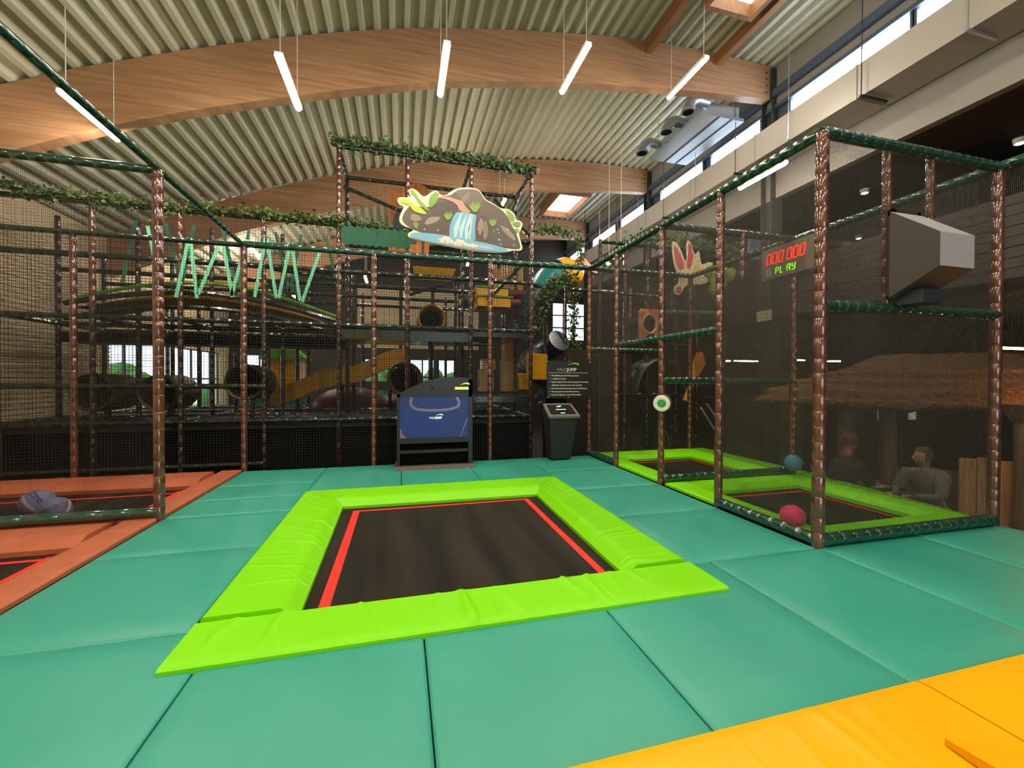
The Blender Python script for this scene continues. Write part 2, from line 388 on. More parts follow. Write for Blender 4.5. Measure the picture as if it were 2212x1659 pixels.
# far wall with window openings
opn = [(-1.6, -.0, -.1, 1.0), (-1.6, -.0, 1.35, 2.4), (.4, 1.5, -.1, 2.4), (1.7, 2.5, .9, 2.4), (7.4, 9.2, 3.5, 5.4), (-6.5, -5.2, 0, 2.5)]
xs = sorted(set([XL-.2, 24]+[o[0] for o in opn]+[o[1] for o in opn]))
mb = MB()
for a, b in zip(xs, xs[1:]):
    cuts = sorted((o[2], o[3]) for o in opn if o[0] <= a+1e-6 and o[1] >= b-1e-6); z = ZF
    for c, d in cuts: mb.box(a, b, YF, YF+.2, z, c); z = d
    mb.box(a, b, YF, YF+.2, z, 8.8)
wf = struct(mb.build('wall_back', M_BROWNB))
for a_, b_ in ((-1.9, -.1), (.05, 1.35), (1.5, 2.6), (2.75, 3.6)): mb = MB(); mb.box(a_, b_, YF-.05, YF, 2.9, 5.75); mb.build('wall_panel', M_CREAMW, wf)
wf['label'] = 'far wall of the hall'
def window(idx, plane, at, a, b, z0, z1, nx, nz, fr=M_BLACKM):
    P = (lambda t, d, z: (t, at+d, z)) if plane == 'y' else (lambda t, d, z: (at+d, t, z))
    def bx(mb, t0, t1, q0, q1, d0=0, d1=.06):
        p = P(t0, d0, q0); q = P(t1, d1, q1); mb.box(min(p[0], q[0]), max(p[0], q[0]), min(p[1], q[1]), max(p[1], q[1]), q0, q1)
    mb = MB()
    for i in range(nx+1): t = a+(b-a)*i/nx; bx(mb, t-.03, t+.03, z0, z1)
    for j in range(nz+1): z = z0+(z1-z0)*j/nz; bx(mb, a, b, z-.03, z+.03)
    o = struct(mb.build('window_%d' % idx, fr)); o['label'] = 'window onto the garden'
    g = bpy.data.materials.get('clear_glass')
    if not g:
        g = bpy.data.materials.new('clear_glass'); g.use_nodes = True; nt = g.node_tree
        t = nt.nodes.new('ShaderNodeBsdfTransparent'); gl = nt.nodes.new('ShaderNodeBsdfGlossy'); gl.inputs['Roughness'].default_value = .05
        mx = nt.nodes.new('ShaderNodeMixShader'); mx.inputs[0].default_value = .08
        nt.links.new(t.outputs[0], mx.inputs[1]); nt.links.new(gl.outputs[0], mx.inputs[2]); nt.links.new(mx.outputs[0], nt.nodes['Material Output'].inputs[0])
    for i in range(nx):
        for j in range(nz):
            mb = MB(); bx(mb, a+(b-a)*i/nx+.03, a+(b-a)*(i+1)/nx-.03, z0+(z1-z0)*j/nz+.03, z0+(z1-z0)*(j+1)/nz-.03, .025, .035)
            mb.build('pane', g, o)
for k, (a, b, z0, z1) in enumerate(opn):
    window(20+k, 'y', YF+.05, a, b, z0, z1, max(1, round((b-a)/.55)), 3 if k in (2, 4) else 1)
window(30, 'x', XL-.12, 12.6, 19.2, .45, 2.5, 9, 2)
mb = MB(); mb.box(23.8, 24, YN, YF, ZF, 5.6); struct(mb.build('wall_far_right', M_BROWNB))
mb = MB(); mb.box(XL-.2, 24, YN-.2, YN, ZF, 8.8); struct(mb.build('wall_front', M_CREAMW))
mb = MB()
for k in range(3): mb.box(1.2+k*1.5, 2.55+k*1.5, YN+.01, YN+.03, .2, 3.4)
o = struct(mb.build('window_60', mat('added_day_pane', (225, 238, 255), .3, emit=(222, 236, 255), es=7))); o['label'] = 'unseen tall glowing windows added behind the viewpoint'  # unseen glowing panes, added for bright streaks on the foam posts
mb = MB()
for k in range(4): mb.box(1.05+k*1.5, 1.2+k*1.5, YN, YN+.08, .1, 3.5)
mb.build('frame', M_STEEL, o)
# garden outside
M_LAWN = mat('lawn', (92, 150, 62), .9, noise=((120, 176, 80), 3, (1, 1, 1), 4))
M_HEDGE = mat('hedge_leaf', (96, 160, 70), .8, noise=((60, 112, 44), 3, (1, 1, 1), 5), bump=(14, 1, .2))
mb = MB(); mb.box(-40, XL-.25, 4, 45, ZF-.15, ZF-.05); mb.box(XL-.25, 40, YF+.25, 45, ZF-.15, ZF-.05); o = mb.build('ground_outside', M_LAWN); struct(o)
for kk, (x, y, s) in enumerate(((-16, 14, 2.1), (-15, 19, 2.4), (-14, 24, 2.4), (-8, 29, 2.6), (-2, 29, 2.5), (3, 28, 2.6), (8, 30, 2.2))):
    mb = MB(); rr = random.Random(int(x*3+y))
    for q in range(26):
        mb.sphere((x+rr.uniform(-s, s), y+rr.uniform(-1, 1), -.8+rr.uniform(.2, 1.0)*s), rr.uniform(.5, .95), 10, 7)
    h = mb.build('garden_shrub', M_HEDGE, smooth=True)
    tag(h, ('first', 'second', 'third', 'fourth', 'fifth', 'sixth', 'last')[kk]+' green shrub outside the windows, counted from the cream wall side', 'shrub', 'shrubs in the garden outside')

# ================================================================ TRAMPOLINES
def pad(parent, o0, o1, i1, i0, m, seed, top=.03, low=-.045, wr=1.0, thick=.05, slope=.2, nm='frame_pad', lab=None):
    """quilted pad: outer edge o0->o1, inner edge i0->i1 (plan), top flat then sloping to the inner edge"""
    rr = random.Random(seed); o0, o1, i0, i1 = [Vector((*p, 0)) for p in (o0, o1, i0, i1)]
    L = (o1-o0).length; W = (i0-o0).length; nu = max(12, int(L/.014)); nv = 16
    K = []
    t = .1
    while t < L:
        for q in range(rr.choice((1, 2, 3))):
            K.append((t+rr.uniform(-.1, .1), rr.uniform(-.35, .35), rr.uniform(.014, .03), rr.uniform(.004, .011)*wr, rr.uniform(0, 1), rr.uniform(.35, .8)))
        t += rr.uniform(.12, .5)
    prof = [0, .0, .02, .05]+[.05+(1-slope-.05)*k/7 for k in range(1, 8)]+[1-slope+slope*k/3 for k in range(1, 4)]+[1.0]
    def z_at(v, u):
        if v <= 1-slope: z = top-.012*max(0, 1-v/.05)**2
        else: z = top+(low-top)*(v-(1-slope))/slope
        for t0, a, wd, am, vc, vs in K:
            d = u*L-t0-a*(v-.5)*W
            z += am*math.exp(-(d/wd)**2)*math.exp(-((v-vc)/vs)**2)*(1 if v > .03 else .2)
        return z
    vs = []; nvv = len(prof)
    for j, v in enumerate(prof):
        for i in range(nu+1):
            u = i/nu; p = (o0.lerp(o1, u)).lerp(i0.lerp(i1, u), v)
            z = z_at(v, u)
            if j == 0: z = -.014 if thick else z
            if j == nvv-1: z = low-thick
            vs.append((p.x, p.y, z))
    fs = [(j*(nu+1)+i, j*(nu+1)+i+1, (j+1)*(nu+1)+i+1, (j+1)*(nu+1)+i) for j in range(nvv-1) for i in range(nu)]
    n0 = len(vs)
    for i in (0, nu):       # end caps
        idx = [j*(nu+1)+i for j in range(nvv)]; fs.append(tuple(idx if i == 0 else idx[::-1]))
    mb = MB(); mb.add(vs, fs); o = mb.build(nm, m, parent, smooth=True, label=lab)
    return o
def bed(parent, x0, x1, y0, y1, lines, z=-.09):
    mb = MB()
    mb.grid(lambda u, v: (x0+(x1-x0)*u, y0+(y1-y0)*v, z-.012*math.sin(PI*u)*math.sin(PI*v)), 12, 12)
    b = mb.build('jump_bed', M_BED, parent, smooth=True)
    for (a, c, d, e) in lines:   # x0,x1,y0,y1 of red webbing
        mb = MB(); mb.grid(lambda u, v: (a+(c-a)*u, d+(e-d)*v, z+.004-.012*math.sin(PI*min(1, max(0, ((a+(c-a)*u)-x0)/(x1-x0))))*math.sin(PI*min(1, max(0, ((d+(e-d)*v)-y0)/(y1-y0))))), 8, 8)
        mb.build('boundary_line', M_RED, b)
    mb = MB(); t = .06
    for q in ((x0-t, x1+t, y0-t, y0), (x0-t, x1+t, y1, y1+t), (x0-t, x0, y0, y1), (x1, x1+t, y0, y1)): mb.box(*q, -.3, z-.015)
    mb.build('bed_frame', M_BLACKM, parent)

tr = thing('trampoline', (.5, 4, -.04), 'large central trampoline with bright lime-green pads and red outline', 'trampoline')
bed(tr, -.78, 1.95, 2.75, 5.6, [(-.55, -.475, 2.8, 5.28), (1.555, 1.62, 2.8, 5.28), (-.55, 1.62, 5.235, 5.285), (-.55, 1.62, 3.03, 3.10)], z=-.075)
pad(tr, (-1.19, 2.47), (2.255, 2.47), (2.255, 2.94), (-1.19, 2.94), M_LIME, 11, wr=1.2, slope=.10, low=-.02)
pad(tr, (-1.205, 5.97), (-1.19, 2.955), (-.64, 2.955), (-.68, 5.38), M_LIME, 12, wr=1.2)
pad(tr, (2.26, 2.955), (2.26, 5.99), (1.76, 5.34), (1.71, 2.955), M_LIME, 13, wr=.9)
pad(tr, (2.26, 6.0), (-1.205, 5.98), (-.68, 5.39), (1.76, 5.35), M_LIME, 14, wr=.5)
def cage_tramp(y0, y1, iy0, iy1, sd, lab):
    t = thing('trampoline', (5, (y0+y1)/2, -.04), lab, 'trampoline')
    x0, x1, ix0, ix1 = 3.66, 6.36, 4.1, 5.68
    bed(t, ix0-.1, ix1+.1, iy0-.1, iy1+.1, [(ix0+.1, ix0+.15, iy0, iy1), (ix1-.12, ix1-.08, iy0, iy1-.12), (ix0, ix1-.08, iy1-.16, iy1-.12)])
    xa = 6.04 if y0 < 3 else x1; pad(t, (x0, y0), (xa, y0), (ix1, iy0), (ix0, iy0), M_LIME, sd, wr=.8); pad(t, (x0, y1), (x0, y0), (ix0, iy0), (ix0, iy1), M_LIME, sd+1, wr=.5)
    pad(t, (xa, y0), (x1, y1), (ix1, iy1), (ix1, iy0), M_LIME, sd+2, wr=.5); pad(t, (x1, y1), (x0, y1), (ix0, iy1), (ix1, iy1), M_LIME, sd+3, wr=.5)
cage_tramp(2.96, 5.24, 3.36, 4.88, 21, 'lime-green trampoline in the near netted cage under the pink ball')
cage_tramp(5.3, 7.75, 5.75, 7.25, 31, 'lime-green trampoline in the far netted cage behind the blue ball')
t = thing('trampoline', (-4, 3.6, -.04), 'orange-padded trampoline at the left edge in front of the netted cage', 'trampoline')
bed(t, -5.3, -2.9, 2.0, 4.75, [(-3.02, -2.96, 2.0, 4.6), (-5.3, -2.96, 4.52, 4.57)])
pad(t, (-2.475, -1.0), (-2.475, 4.9), (-2.85, 4.9), (-2.85, -1.0), M_ORANGE, 41, top=.03, wr=.5, slope=.25)
pad(t, (-5.5, 5.2), (-2.86, 5.2), (-2.86, 4.68), (-5.5, 4.68), M_ORANGE, 42, top=.02, wr=.6, slope=.3)
t = thing('trampoline', (-4, 6.2, -.04), 'orange-padded trampoline inside the left netted cage under two grey balls', 'trampoline')
bed(t, -5.3, -2.9, 5.6, 7.1, [(-3.02, -2.96, 5.6, 6.85), (-5.3, -2.96, 6.72, 6.77)])
pad(t, (-2.475, 4.91), (-2.475, 7.6), (-2.85, 7.6), (-2.85, 4.91), M_ORANGE, 43, top=.03, wr=.4, slope=.25)
pad(t, (-5.5, 5.21), (-2.86, 5.21), (-2.86, 5.7), (-5.5, 5.7), M_ORANGE, 44, top=.02, wr=.5, slope=.3)
pad(t, (-5.5, 7.62), (-2.86, 7.6), (-2.86, 6.95), (-5.5, 7.05), M_ORANGE, 45, top=.03, wr=.5, slope=.35)
# yellow pads bottom right
t = thing('landing_mat', (2, 1, -.04), 'row of shiny yellow pads along the near edge of the deck', 'mat')
pad(t, (2.455, 1.475), (.2, 1.475), (.2, .3), (2.455, .3), M_YELLOW, 51, top=.03, wr=.9, slope=.1, nm='pad')
pad(t, (6.03, 1.475), (2.465, 1.475), (2.465, .3), (6.03, .3), M_YELLOW, 52, top=.03, wr=.35, slope=.1, nm='pad')
mb = MB(); mb.add([(2.12, 1.17, .035), (2.55, .98, .035), (2.1, .7, .035), (2.12, 1.17, .06), (2.55, .98, .045), (2.1, .7, .12)], [(0, 1, 2), (5, 4, 3), (0, 3, 4, 1), (1, 4, 5, 2), (2, 5, 3, 0)])
mb.build('corner_flap', M_YELLOW, t)

# ================================================================ BALLS
def ball(c, r, rgb, lab, stripe=None):
    mb = MB(); mb.sphere(c, r, 28, 18)
    for i, v in enumerate(mb.v):
        d = Vector(v)-Vector(c); k = 1+.006*math.sin(14*d.x/r)*math.sin(11*d.z/r); mb.v[i] = tuple(Vector(c)+d*k)
    root = mb.build('ball', mat('ball_%d' % rgb[0], rgb, .6, bump=(60, .35, .005)), smooth=True); tag(root, lab, 'ball')
    if stripe:
        m2 = MB(); n = 40; rs = []
        ax = Vector(stripe).normalized(); a = ax.orthogonal().normalized(); b = ax.cross(a)
        for j in range(n): 
            th = 2*PI*j/n; d = a*math.cos(th)+b*math.sin(th)
            rs.append([Vector(c)+(d*math.cos(q)+ax*math.sin(q))*rr for q, rr in ((-.10, r*1.0), (-.10, r*1.012), (.10, r*1.012), (.10, r*1.0))])
        rs.append(rs[0]); m2.rings(rs, caps=False); m2.build('band', mat('pale_band', (150, 146, 150), .6), root, smooth=True)
        ax = Vector((stripe[2], stripe[0], stripe[1]+.4)).normalized(); a = ax.orthogonal().normalized(); b = ax.cross(a); rs = []; m2 = MB()
        for j in range(n):
            th = 2*PI*j/n; d = a*math.cos(th)+b*math.sin(th)
            rs.append([Vector(c)+(d*math.cos(q)+ax*math.sin(q))*rr for q, rr in ((-.16, r*1.0), (-.16, r*1.008), (.16, r*1.008), (.16, r*1.0))])
        rs.append(rs[0]); m2.rings(rs, caps=False); m2.build('band', mat('dark_band', (46, 50, 84), .6), root, smooth=True)
ball((3.90, 3.42, .098), .118, (214, 62, 112), 'pink soft ball in the corner of the near cage')
ball((5.82, 5.1, .235), .125, (58, 118, 150), 'blue soft ball against the far rail of the near cage')
ball((-3.98, 5.95, .07), .155, (92, 94, 122), 'left of the two grey-blue balls, half behind the other', (1, .2, .9))
ball((-3.62, 5.62, .06), .145, (84, 86, 112), 'front one of the two grey-blue balls, right beside the rail', (.3, 1, -.8))

# ================================================================ CAGES
N_FINE = net_mat('fine_net', (60, 56, 50), .014, .0028)
N_LEFT = net_mat('fine_net_dark', (30, 26, 22), .016, .0018)
N_MID = net_mat('square_net', (8, 7, 6), .045, .0042)
N_FAR = net_mat('wide_net', (14, 12, 10), .05, .0036)
H = 3.72
rc = thing('netted_cage', (3.64, 2.94, 0), 'right netted cage of brown foam posts around two trampolines', 'play cage')
PX = 3.64; YS = (2.94, 4.17, 5.31, 6.62, 7.72)
for y in YS: post(rc, PX, y, -.04 if y > 3 else -.04, H, .052 if y < 3 else .047, seed=int(y*10))
for y in (2.94, 5.27, 7.72): post(rc, 5.99, y, -.04 if y < 5 else 0, H, .05, seed=int(y*17))
for x, z0, z1 in ((4.47, 2.19, H), (5.05, 2.5, H)): post(rc, x, 2.97, z0, z1, .036, seed=int(x*10))
post(rc, 5.0, 5.27, 3.0, H, .042)
for p0, p1 in (((PX, 2.94, H), (PX, 7.72, H)), ((PX, 2.94, H), (5.99, 2.94, H)), ((5.99, 7.72, H), (5.99, -2, H)), ((PX, 5.29, H), (5.99, 5.29, H)),
               ((PX, 2.94, .055), (PX, 4.17, .055)), ((PX, 2.94, .055), (5.99, 2.94, .055)), ((PX, 5.27, .075), (5.99, 5.27, .075)), ((PX, 6.62, .05), (PX, 7.72, .05)),
               ((PX, 4.17, 2.1), (PX, 6.62, 2.1)), ((PX, 2.94, 2.18), (5.99, 2.94, 2.19)), ((PX, 5.29, 1.49), (5.99, 5.29, 1.49)), ((PX, 7.7, 2.1), (5.2, 7.7, 2.1)),
               ((PX, 7.7, H), (5.99, 7.7, H))):
    rail(rc, p0, p1, .05 if p0[2] > 1 else .058, seed=int(p0[2]*10+p1[0]*3), seg=.125)
net(rc, (PX, 2.94), (PX, 4.17), .02, H, N_FINE); net(rc, (PX, 4.17), (PX, 6.62), 2.1, H, N_FINE); net(rc, (PX, 6.62), (PX, 7.72), .02, H, N_FINE)
net(rc, (PX, 2.94), (5.99, 2.94), .02, H, N_FINE); net(rc, (5.99, 2.94), (5.99, 7.72), .02, H, N_FINE); net(rc, (PX, 7.72), (5.99, 7.72), .02, H, N_FINE)
net(rc, (PX, 5.29), (5.99, 5.29), 1.49, H, N_FINE)
net(rc, (5.99, 2.94), (5.99, -2), .02, H, N_FINE)
# round game button on the third post
bt = thing('game_button', (3.58, 5.3, 1.18), 'round white button with a green mark on the cage post', 'button')
mb = MB(); mb.tube((3.64, 5.26, 1.18), (3.53, 5.14, 1.17), [(0, .12), (.06, .13), (.12, .125)], 24); mb.build('housing', mat('grey_plastic', (70, 66, 60), .5), bt, smooth=True)
mb = MB(); mb.tube((3.53, 5.14, 1.17), (3.52, 5.129, 1.17), [(0, .115), (.012, .105)], 24); mb.build('face', mat('button_white', (226, 222, 206), .5), bt, smooth=True)
mb = MB(); mb.tube((3.519, 5.128, 1.175), (3.512, 5.120, 1.175), [(0, .06), (.01, .05)], 14); mb.build('green_mark', mat('button_green', (34, 150, 88), .5), bt, smooth=True)
# left cage
lc = thing('netted_cage', (-2.475, 5.23, 0), 'left netted cage over the orange trampolines, green top rails', 'play cage')
post(lc, -2.475, 5.23, -.02, 3.68, .05, seed=4); post(lc, -4.69, 7.66, 0, 3.64, .042, seed=8)
rail(lc, (-2.475, 5.23, 3.68), (-6.9, 5.23, 3.68), .042, seed=5); rail(lc, (-2.475, -1.5, 3.80), (-2.475, 7.62, 3.66), .036, seed=6)
rail(lc, (-2.475, 5.23, .08), (-5.6, 5.23, .08), .06, seed=9, seg=.3)
rail(lc, (-2.475, 7.64, 3.64), (-6.95, 7.64, 3.64), .04, M_GREENDARK, seed=10)
net(lc, (-2.475, 5.23), (-6.9, 5.23), .05, 3.6, N_LEFT); net(lc, (-2.475, 7.66), (-6.9, 7.66), 0, 3.6, N_MID)
# back fence
bf = thing('netted_fence', (0, 7.66, 0), 'netted fence along the back of the deck, four brown posts', 'fence')
for x in (-2.46, -.46, 1.6): post(bf, x, 7.66, -.02, 3.66, .046, seed=int(x*7+40))
rail(bf, (-2.46, 7.66, 3.66), (3.64, 7.7, 3.72), .052, seed=12, seg=.2)
net(bf, (-2.46, 7.67), (3.64, 7.69), 0, 3.7, N_MID)

# ================================================================ PENDANT LAMPS
def lamp(x, y, z, where, L=1.1, r=.038, cab=True, tilt=0, grp='long tubes hanging from the roof'):
    t = thing('pendant_lamp', (x, y, z), where, 'lamp', grp)
    mb = MB(); mb.cyl((x, y, z), (x, y+L, z+tilt), r, 10); mb.build('tube', M_TUBE, t)
    mb = MB(); cw = 1.35 if L > 1 else .8; mb.box(x-r*cw, x+r*cw, y-.01, y+L+.01, z+r*1.0, z+r*1.4)
    if L > 1: mb.box(x-r*cw, x-r*1.1, y-.01, y+L+.01, z-r*.05, z+r*1.0); mb.box(x+r*1.1, x+r*cw, y-.01, y+L+.01, z-r*.05, z+r*1.0)
    mb.build('housing', M_WHITE, t)  # cap and skirts shaped to keep the tube's light off the roof
    if cab:
        top = (interp(TOP, x)+.05) if x < 8 else 5.6
        for k, yy in enumerate((y+.08, y+L-.08)):
            mb = MB(); mb.cyl((x, yy, z+r), (x, yy, top), .006, 5); mb.build('cable', M_WHITE, t)
names = ['hanging tube lamp at the far left, behind the green cage rail', 'hanging tube lamp, second from the left in the front row', 'hanging tube lamp in the middle of the front row',
         'hanging tube lamp, fourth from the left in the front row', 'hanging tube lamp at the right end of the front row by the windows']
for (x, z, y), nm in zip(((-4.2, 5.14, 6.68), (-1.54, 5.67, 6.06), (.62, 6.22, 6.0), (2.76, 6.61, 5.95), (5.24, 7.22, 6.38)), names): lamp(x, y, z, nm)
lamp(6.93, 6.3, 5.56, 'hanging tube lamp under the pale air duct, seen through the right cage', cab=False)
rows = [((-4.2, 5.1), (-1.6, 5.7), (.6, 6.2), (2.8, 6.6), (5.2, 7.1))]
for ri, y in enumerate((1.3, -3.4)):
    for q, (x, z) in enumerate(rows[0]): lamp(x, y, z, ('first', 'second', 'middle', 'fourth', 'last')[q]+' tube of the '+('nearer', 'farther')[ri]+' lamp row behind the viewpoint', grp='tubes behind the viewpoint')
far = [(-4.06, 13.2, 5.11, 'small distant hanging tube seen right of the brown post at the mint straps'), (-4.56, 15.4, 5.48, 'small distant tube just below another, beside the mint straps'), (-3.67, 16.2, 4.41, 'small distant tube low at the end of the mint straps'),
       (-1.15, 14.5, 4.83, 'small distant tube left of the waterfall sign under the fence rail'), (1.86, 11.4, 4.83, 'small tube just below the waterfall sign'), (2.75, 11.2, 6.43, 'small tube peeping over the right shoulder of the waterfall sign'),
       (5.42, 9.6, 4.64, 'small tube left of the leafy corner behind the right cage')]
for x, y, z, nm in far: lamp(x, y, z, nm, L=.8)

# ceiling air unit
au = thing('air_handling_unit', (7.0, 8.4, 7.4), 'galvanised air unit with round duct stubs hanging by the high windows', 'air unit')
mb = MB(); mb.box(6.35, 7.5, 7.9, 9.9, 7.35, 7.42); mb.box(6.5, 7.45, 8.0, 9.8, 7.42, 7.72); mb.build('casing', M_GALV, au)
mb = MB(); mb.box(6.8, 6.84, 7.9, 9.9, 7.335, 7.35); mb.box(7.15, 7.18, 7.9, 9.9, 7.335, 7.35); mb.build('seam', M_BLACKM, au)
for k, (x, y, z) in enumerate(((6.1, 8.0, 7.55), (6.05, 8.7, 7.5), (5.9, 9.5, 7.4))):
    mb = MB(); mb.path([(x+.5, y, z+.12), (x+.22, y, z+.14), (x+.08, y, z+.08), (x, y, z-.1)], [.11, .12, .12, .12], 14, caps=True)
    mb.path([(x, y, z-.1), (x, y, z-.16)], [.14, .15], 14); o = mb.build('duct_stub', M_GALV, au, smooth=True)
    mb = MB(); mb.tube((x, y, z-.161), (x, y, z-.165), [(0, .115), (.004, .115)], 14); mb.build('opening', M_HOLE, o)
for x, y in ((6.5, 8.1), (6.5, 9.7), (7.4, 8.1), (7.4, 9.7)):
    mb = MB(); mb.cyl((x, y, 7.42), (x, y, 8.5), .008, 5); mb.build('hanger_rod', M_GALV, au)
for k, (x, y) in enumerate(((10.1, 4.7), (9.6, 6.8), (13.5, 5.0), (12.5, 9.0), (11, 1.2))):
    t = thing('ceiling_spotlight', (x, y, 5.5), 'white spotlight in the dark low ceiling, '+('above the projector hood', 'behind the front cage post', 'deep behind the far cage corner', 'deepest of all, small', 'nearest the right picture edge')[k], 'spotlight', 'spotlights in the dark ceiling')
    mb = MB(); mb.tube((x, y, 5.6), (x, y, 5.52), [(0, .09), (.08, .075)], 14); mb.build('housing', M_WHITE, t, smooth=True)
    mb = MB(); mb.tube((x, y, 5.519), (x, y, 5.509), [(0, .055), (.01, .05)], 14); mb.build('lens', M_SPOT, t)

# ================================================================ SCREEN CABINET
def swoosh(mb, cx, cz, s, y, d=.003):
    """the tapering leaf-like arc of the logo"""
    up_ = []; lo_ = []
    for i in range(13):
        t = i/12; a = math.radians(158-128*t)
        x = cx+s*(.55-.62*math.cos(math.radians(10+100*t))) ; x = cx+s*(-.5+t); z = cz+s*.30*math.sin(PI*(.12+.62*t))
        wd = s*.17*(t**.8); up_.append((x, z+wd*.45)); lo_.append((x, z-wd*.55))
    mb.prism(up_+lo_[::-1], 'y', y, y+d)
tv = thing('screen_cabinet', (.55, 7.1, 0), 'black game cabinet with a blue screen at the back fence', 'screen')
mb = MB(); mb.prism([(-.07, 0), (1.18, 0), (1.18, 1.52), (.85, 1.53), (.62, 1.515), (.4, 1.46), (.15, 1.35), (.0, 1.27), (-.07, 1.24)], 'y', 7.2, 7.5)
mb.box(-.07, -.02, 7.1, 7.2, .03, 1.25); mb.box(1.11, 1.18, 7.1, 7.2, .03, 1.5); mb.box(-.02, 1.11, 7.1, 7.2, .43, .52)
mb.build('body', M_BLACKM, tv)
mb = MB(); mb.prism([(-.07, 1.2), (1.18, 1.2), (1.18, 1.52), (.85, 1.53), (.62, 1.515), (.4, 1.46), (.15, 1.35), (.0, 1.27), (-.07, 1.24)], 'y', 7.1, 7.2); mb.build('hood', M_BLACKM, tv)
M_SCR = mat('screen_blue', (20, 30, 60), .4, emit=(36, 58, 112), es=1.0, spec=.3)
mb = MB(); mb.box(-.02, 1.11, 7.12, 7.14, .52, 1.2); scr = mb.build('screen', M_SCR, tv)
mb = MB()
pts = [(.17, 1.195), (.145, 1.1), (.18, 1.03), (.27, .99), (.45, .975), (.62, .975), (.8, .99), (.93, 1.03), (.96, 1.1), (.91, 1.195)]
for a, b in zip(pts, pts[1:]):
    d = Vector((b[0]-a[0], b[1]-a[1])).normalized()*.022; nn = (-d.y, d.x)
    mb.prism([(a[0]+nn[0], a[1]+nn[1]), (b[0]+nn[0], b[1]+nn[1]), (b[0]-nn[0], b[1]-nn[1]), (a[0]-nn[0], a[1]-nn[1])], 'y', 7.117, 7.12)
M_LOOP = mat('loop_grey', (60, 56, 60), .2, emit=(128, 116, 124), es=.8); mb.build('loop_graphic', M_LOOP, scr)
for A in ([(-.02, .7), (-.02, .52), (.09, .52), (.03, .58)], [(1.11, .84), (.98, .52), (.965, .52), (1.09, .84)]):
    mb = MB(); mb.prism(A, 'y', 7.117, 7.12); mb.build('corner_graphic', M_LOOP, scr)
M_WHITEE = mat('screen_white', (230, 255, 250), .3, emit=(215, 250, 245), es=1.6)
M_GREENE = mat('logo_glow', (190, 230, 60), .3, emit=(206, 236, 60), es=2.2)
text(scr, 'VALO', .045, (.45, 7.116, .835), (1, 0, 0), (0, 0, 1), M_WHITEE); text(scr, 'JUMP', .045, (.56, 7.116, .835), (1, 0, 0), (0, 0, 1), M_WHITEE, off=.002)
mb = MB(); swoosh(mb, .62, .87, .12, 7.115); mb.build('logo_arc', mat('logo_pale_green', (190, 230, 160), .3, emit=(190, 236, 150), es=1.6), scr)
mb = MB(); mb.box(.88, 1.11, 7.094, 7.1, 1.325, 1.365); swoosh(mb, 1.05, 1.385, .15, 7.094, .006); mb.build('lit_logo', M_GREENE, tv)
mb = MB(); mb.box(-.02, 1.11, 7.19, 7.2, .03, .43); mb.box(.05, 1.03, 7.17, 7.2, .32, .4); mb.box(.02, 1.07, 7.17, 7.2, .08, .25); mb.build('recess', M_HOLE, tv)
mb = MB(); mb.box(-.02, 1.11, 7.14, 7.2, .26, .315); mb.build('shelf', M_BLACKM, tv)
mb = MB(); mb.prism([(7.02, 0), (7.52, 0), (7.52, .06), (7.08, .06)], 'x', -.1, 1.22); mb.build('base', mat('brown_base', (74, 62, 52), .6), tv)
mb = MB(); mb.tube((.5, 7.1, 1.35), (.5, 7.09, 1.35), [(0, .015), (.01, .012)], 10); mb.build('camera_lens', M_HOLE, tv)

# ================================================================ TOUCH KIOSK + RULES SIGN
ks = thing('touch_kiosk', (2.88, 7.4, 0), 'dark tapered touch-screen kiosk at the back fence', 'kiosk')
M_KIO = mat('kiosk_grey', (36, 36, 36), .5)
def frus(mb, a, b, mi=0):
    mb.add(list(a)+list(b), [(3, 2, 1, 0), (4, 5, 6, 7), (0, 1, 5, 4), (1, 2, 6, 5), (2, 3, 7, 6), (3, 0, 4, 7)], mi)
mb = MB(); frus(mb, [(2.69, 7.3, .02), (3.07, 7.3, .02), (3.07, 7.58, .02), (2.69, 7.58, .02)], [(2.62, 7.2, .8), (3.16, 7.2, .8), (3.16, 7.6, .96), (2.62, 7.6, .96)]); mb.build('body', M_KIO, ks)
mb = MB(); mb.box(2.7, 3.06, 7.31, 7.58, 0, .02); mb.build('foot', M_HOLE, ks)
mb = MB(); frus(mb, [(2.585, 7.15, .79), (3.195, 7.15, .79), (3.175, 7.55, 1.0), (2.605, 7.55, 1.0)], [(2.585, 7.14, .83), (3.195, 7.14, .83), (3.175, 7.54, 1.04), (2.605, 7.54, 1.04)]); mb.build('bezel', mat('bezel_grey', (112, 104, 98), .5), ks)
def onk(u, v, h=0): # on sloping top
    return (2.585+.02*v+u*(.61-.04*v), 7.14+.4*v-.465*h, .83+.21*v+.885*h)
mb = MB(); mb.add([onk(.09, .14, .0), onk(.91, .14, .0), onk(.91, .88, .0), onk(.09, .88, .0), onk(.09, .14, .004), onk(.91, .14, .004), onk(.91, .88, .004), onk(.09, .88, .004)], [(4, 5, 6, 7), (0, 1, 5, 4), (1, 2, 6, 5), (2, 3, 7, 6), (3, 0, 4, 7)])
ksc = mb.build('screen', mat('kiosk_screen', (24, 26, 26), .15), ks)
mb = MB()
for u0, u1, v0, v1 in ((.4, .52, .7, .76), (.5, .56, .72, .80), (.33, .67, .48, .52), (.42, .56, .2, .25)):
    mb.add([onk(u0, v0, .006), onk(u1, v0, .006), onk(u1, v1, .006), onk(u0, v1, .006)], [(0, 1, 2, 3)])
mb.build('screen_text', M_WHITEE, ksc)
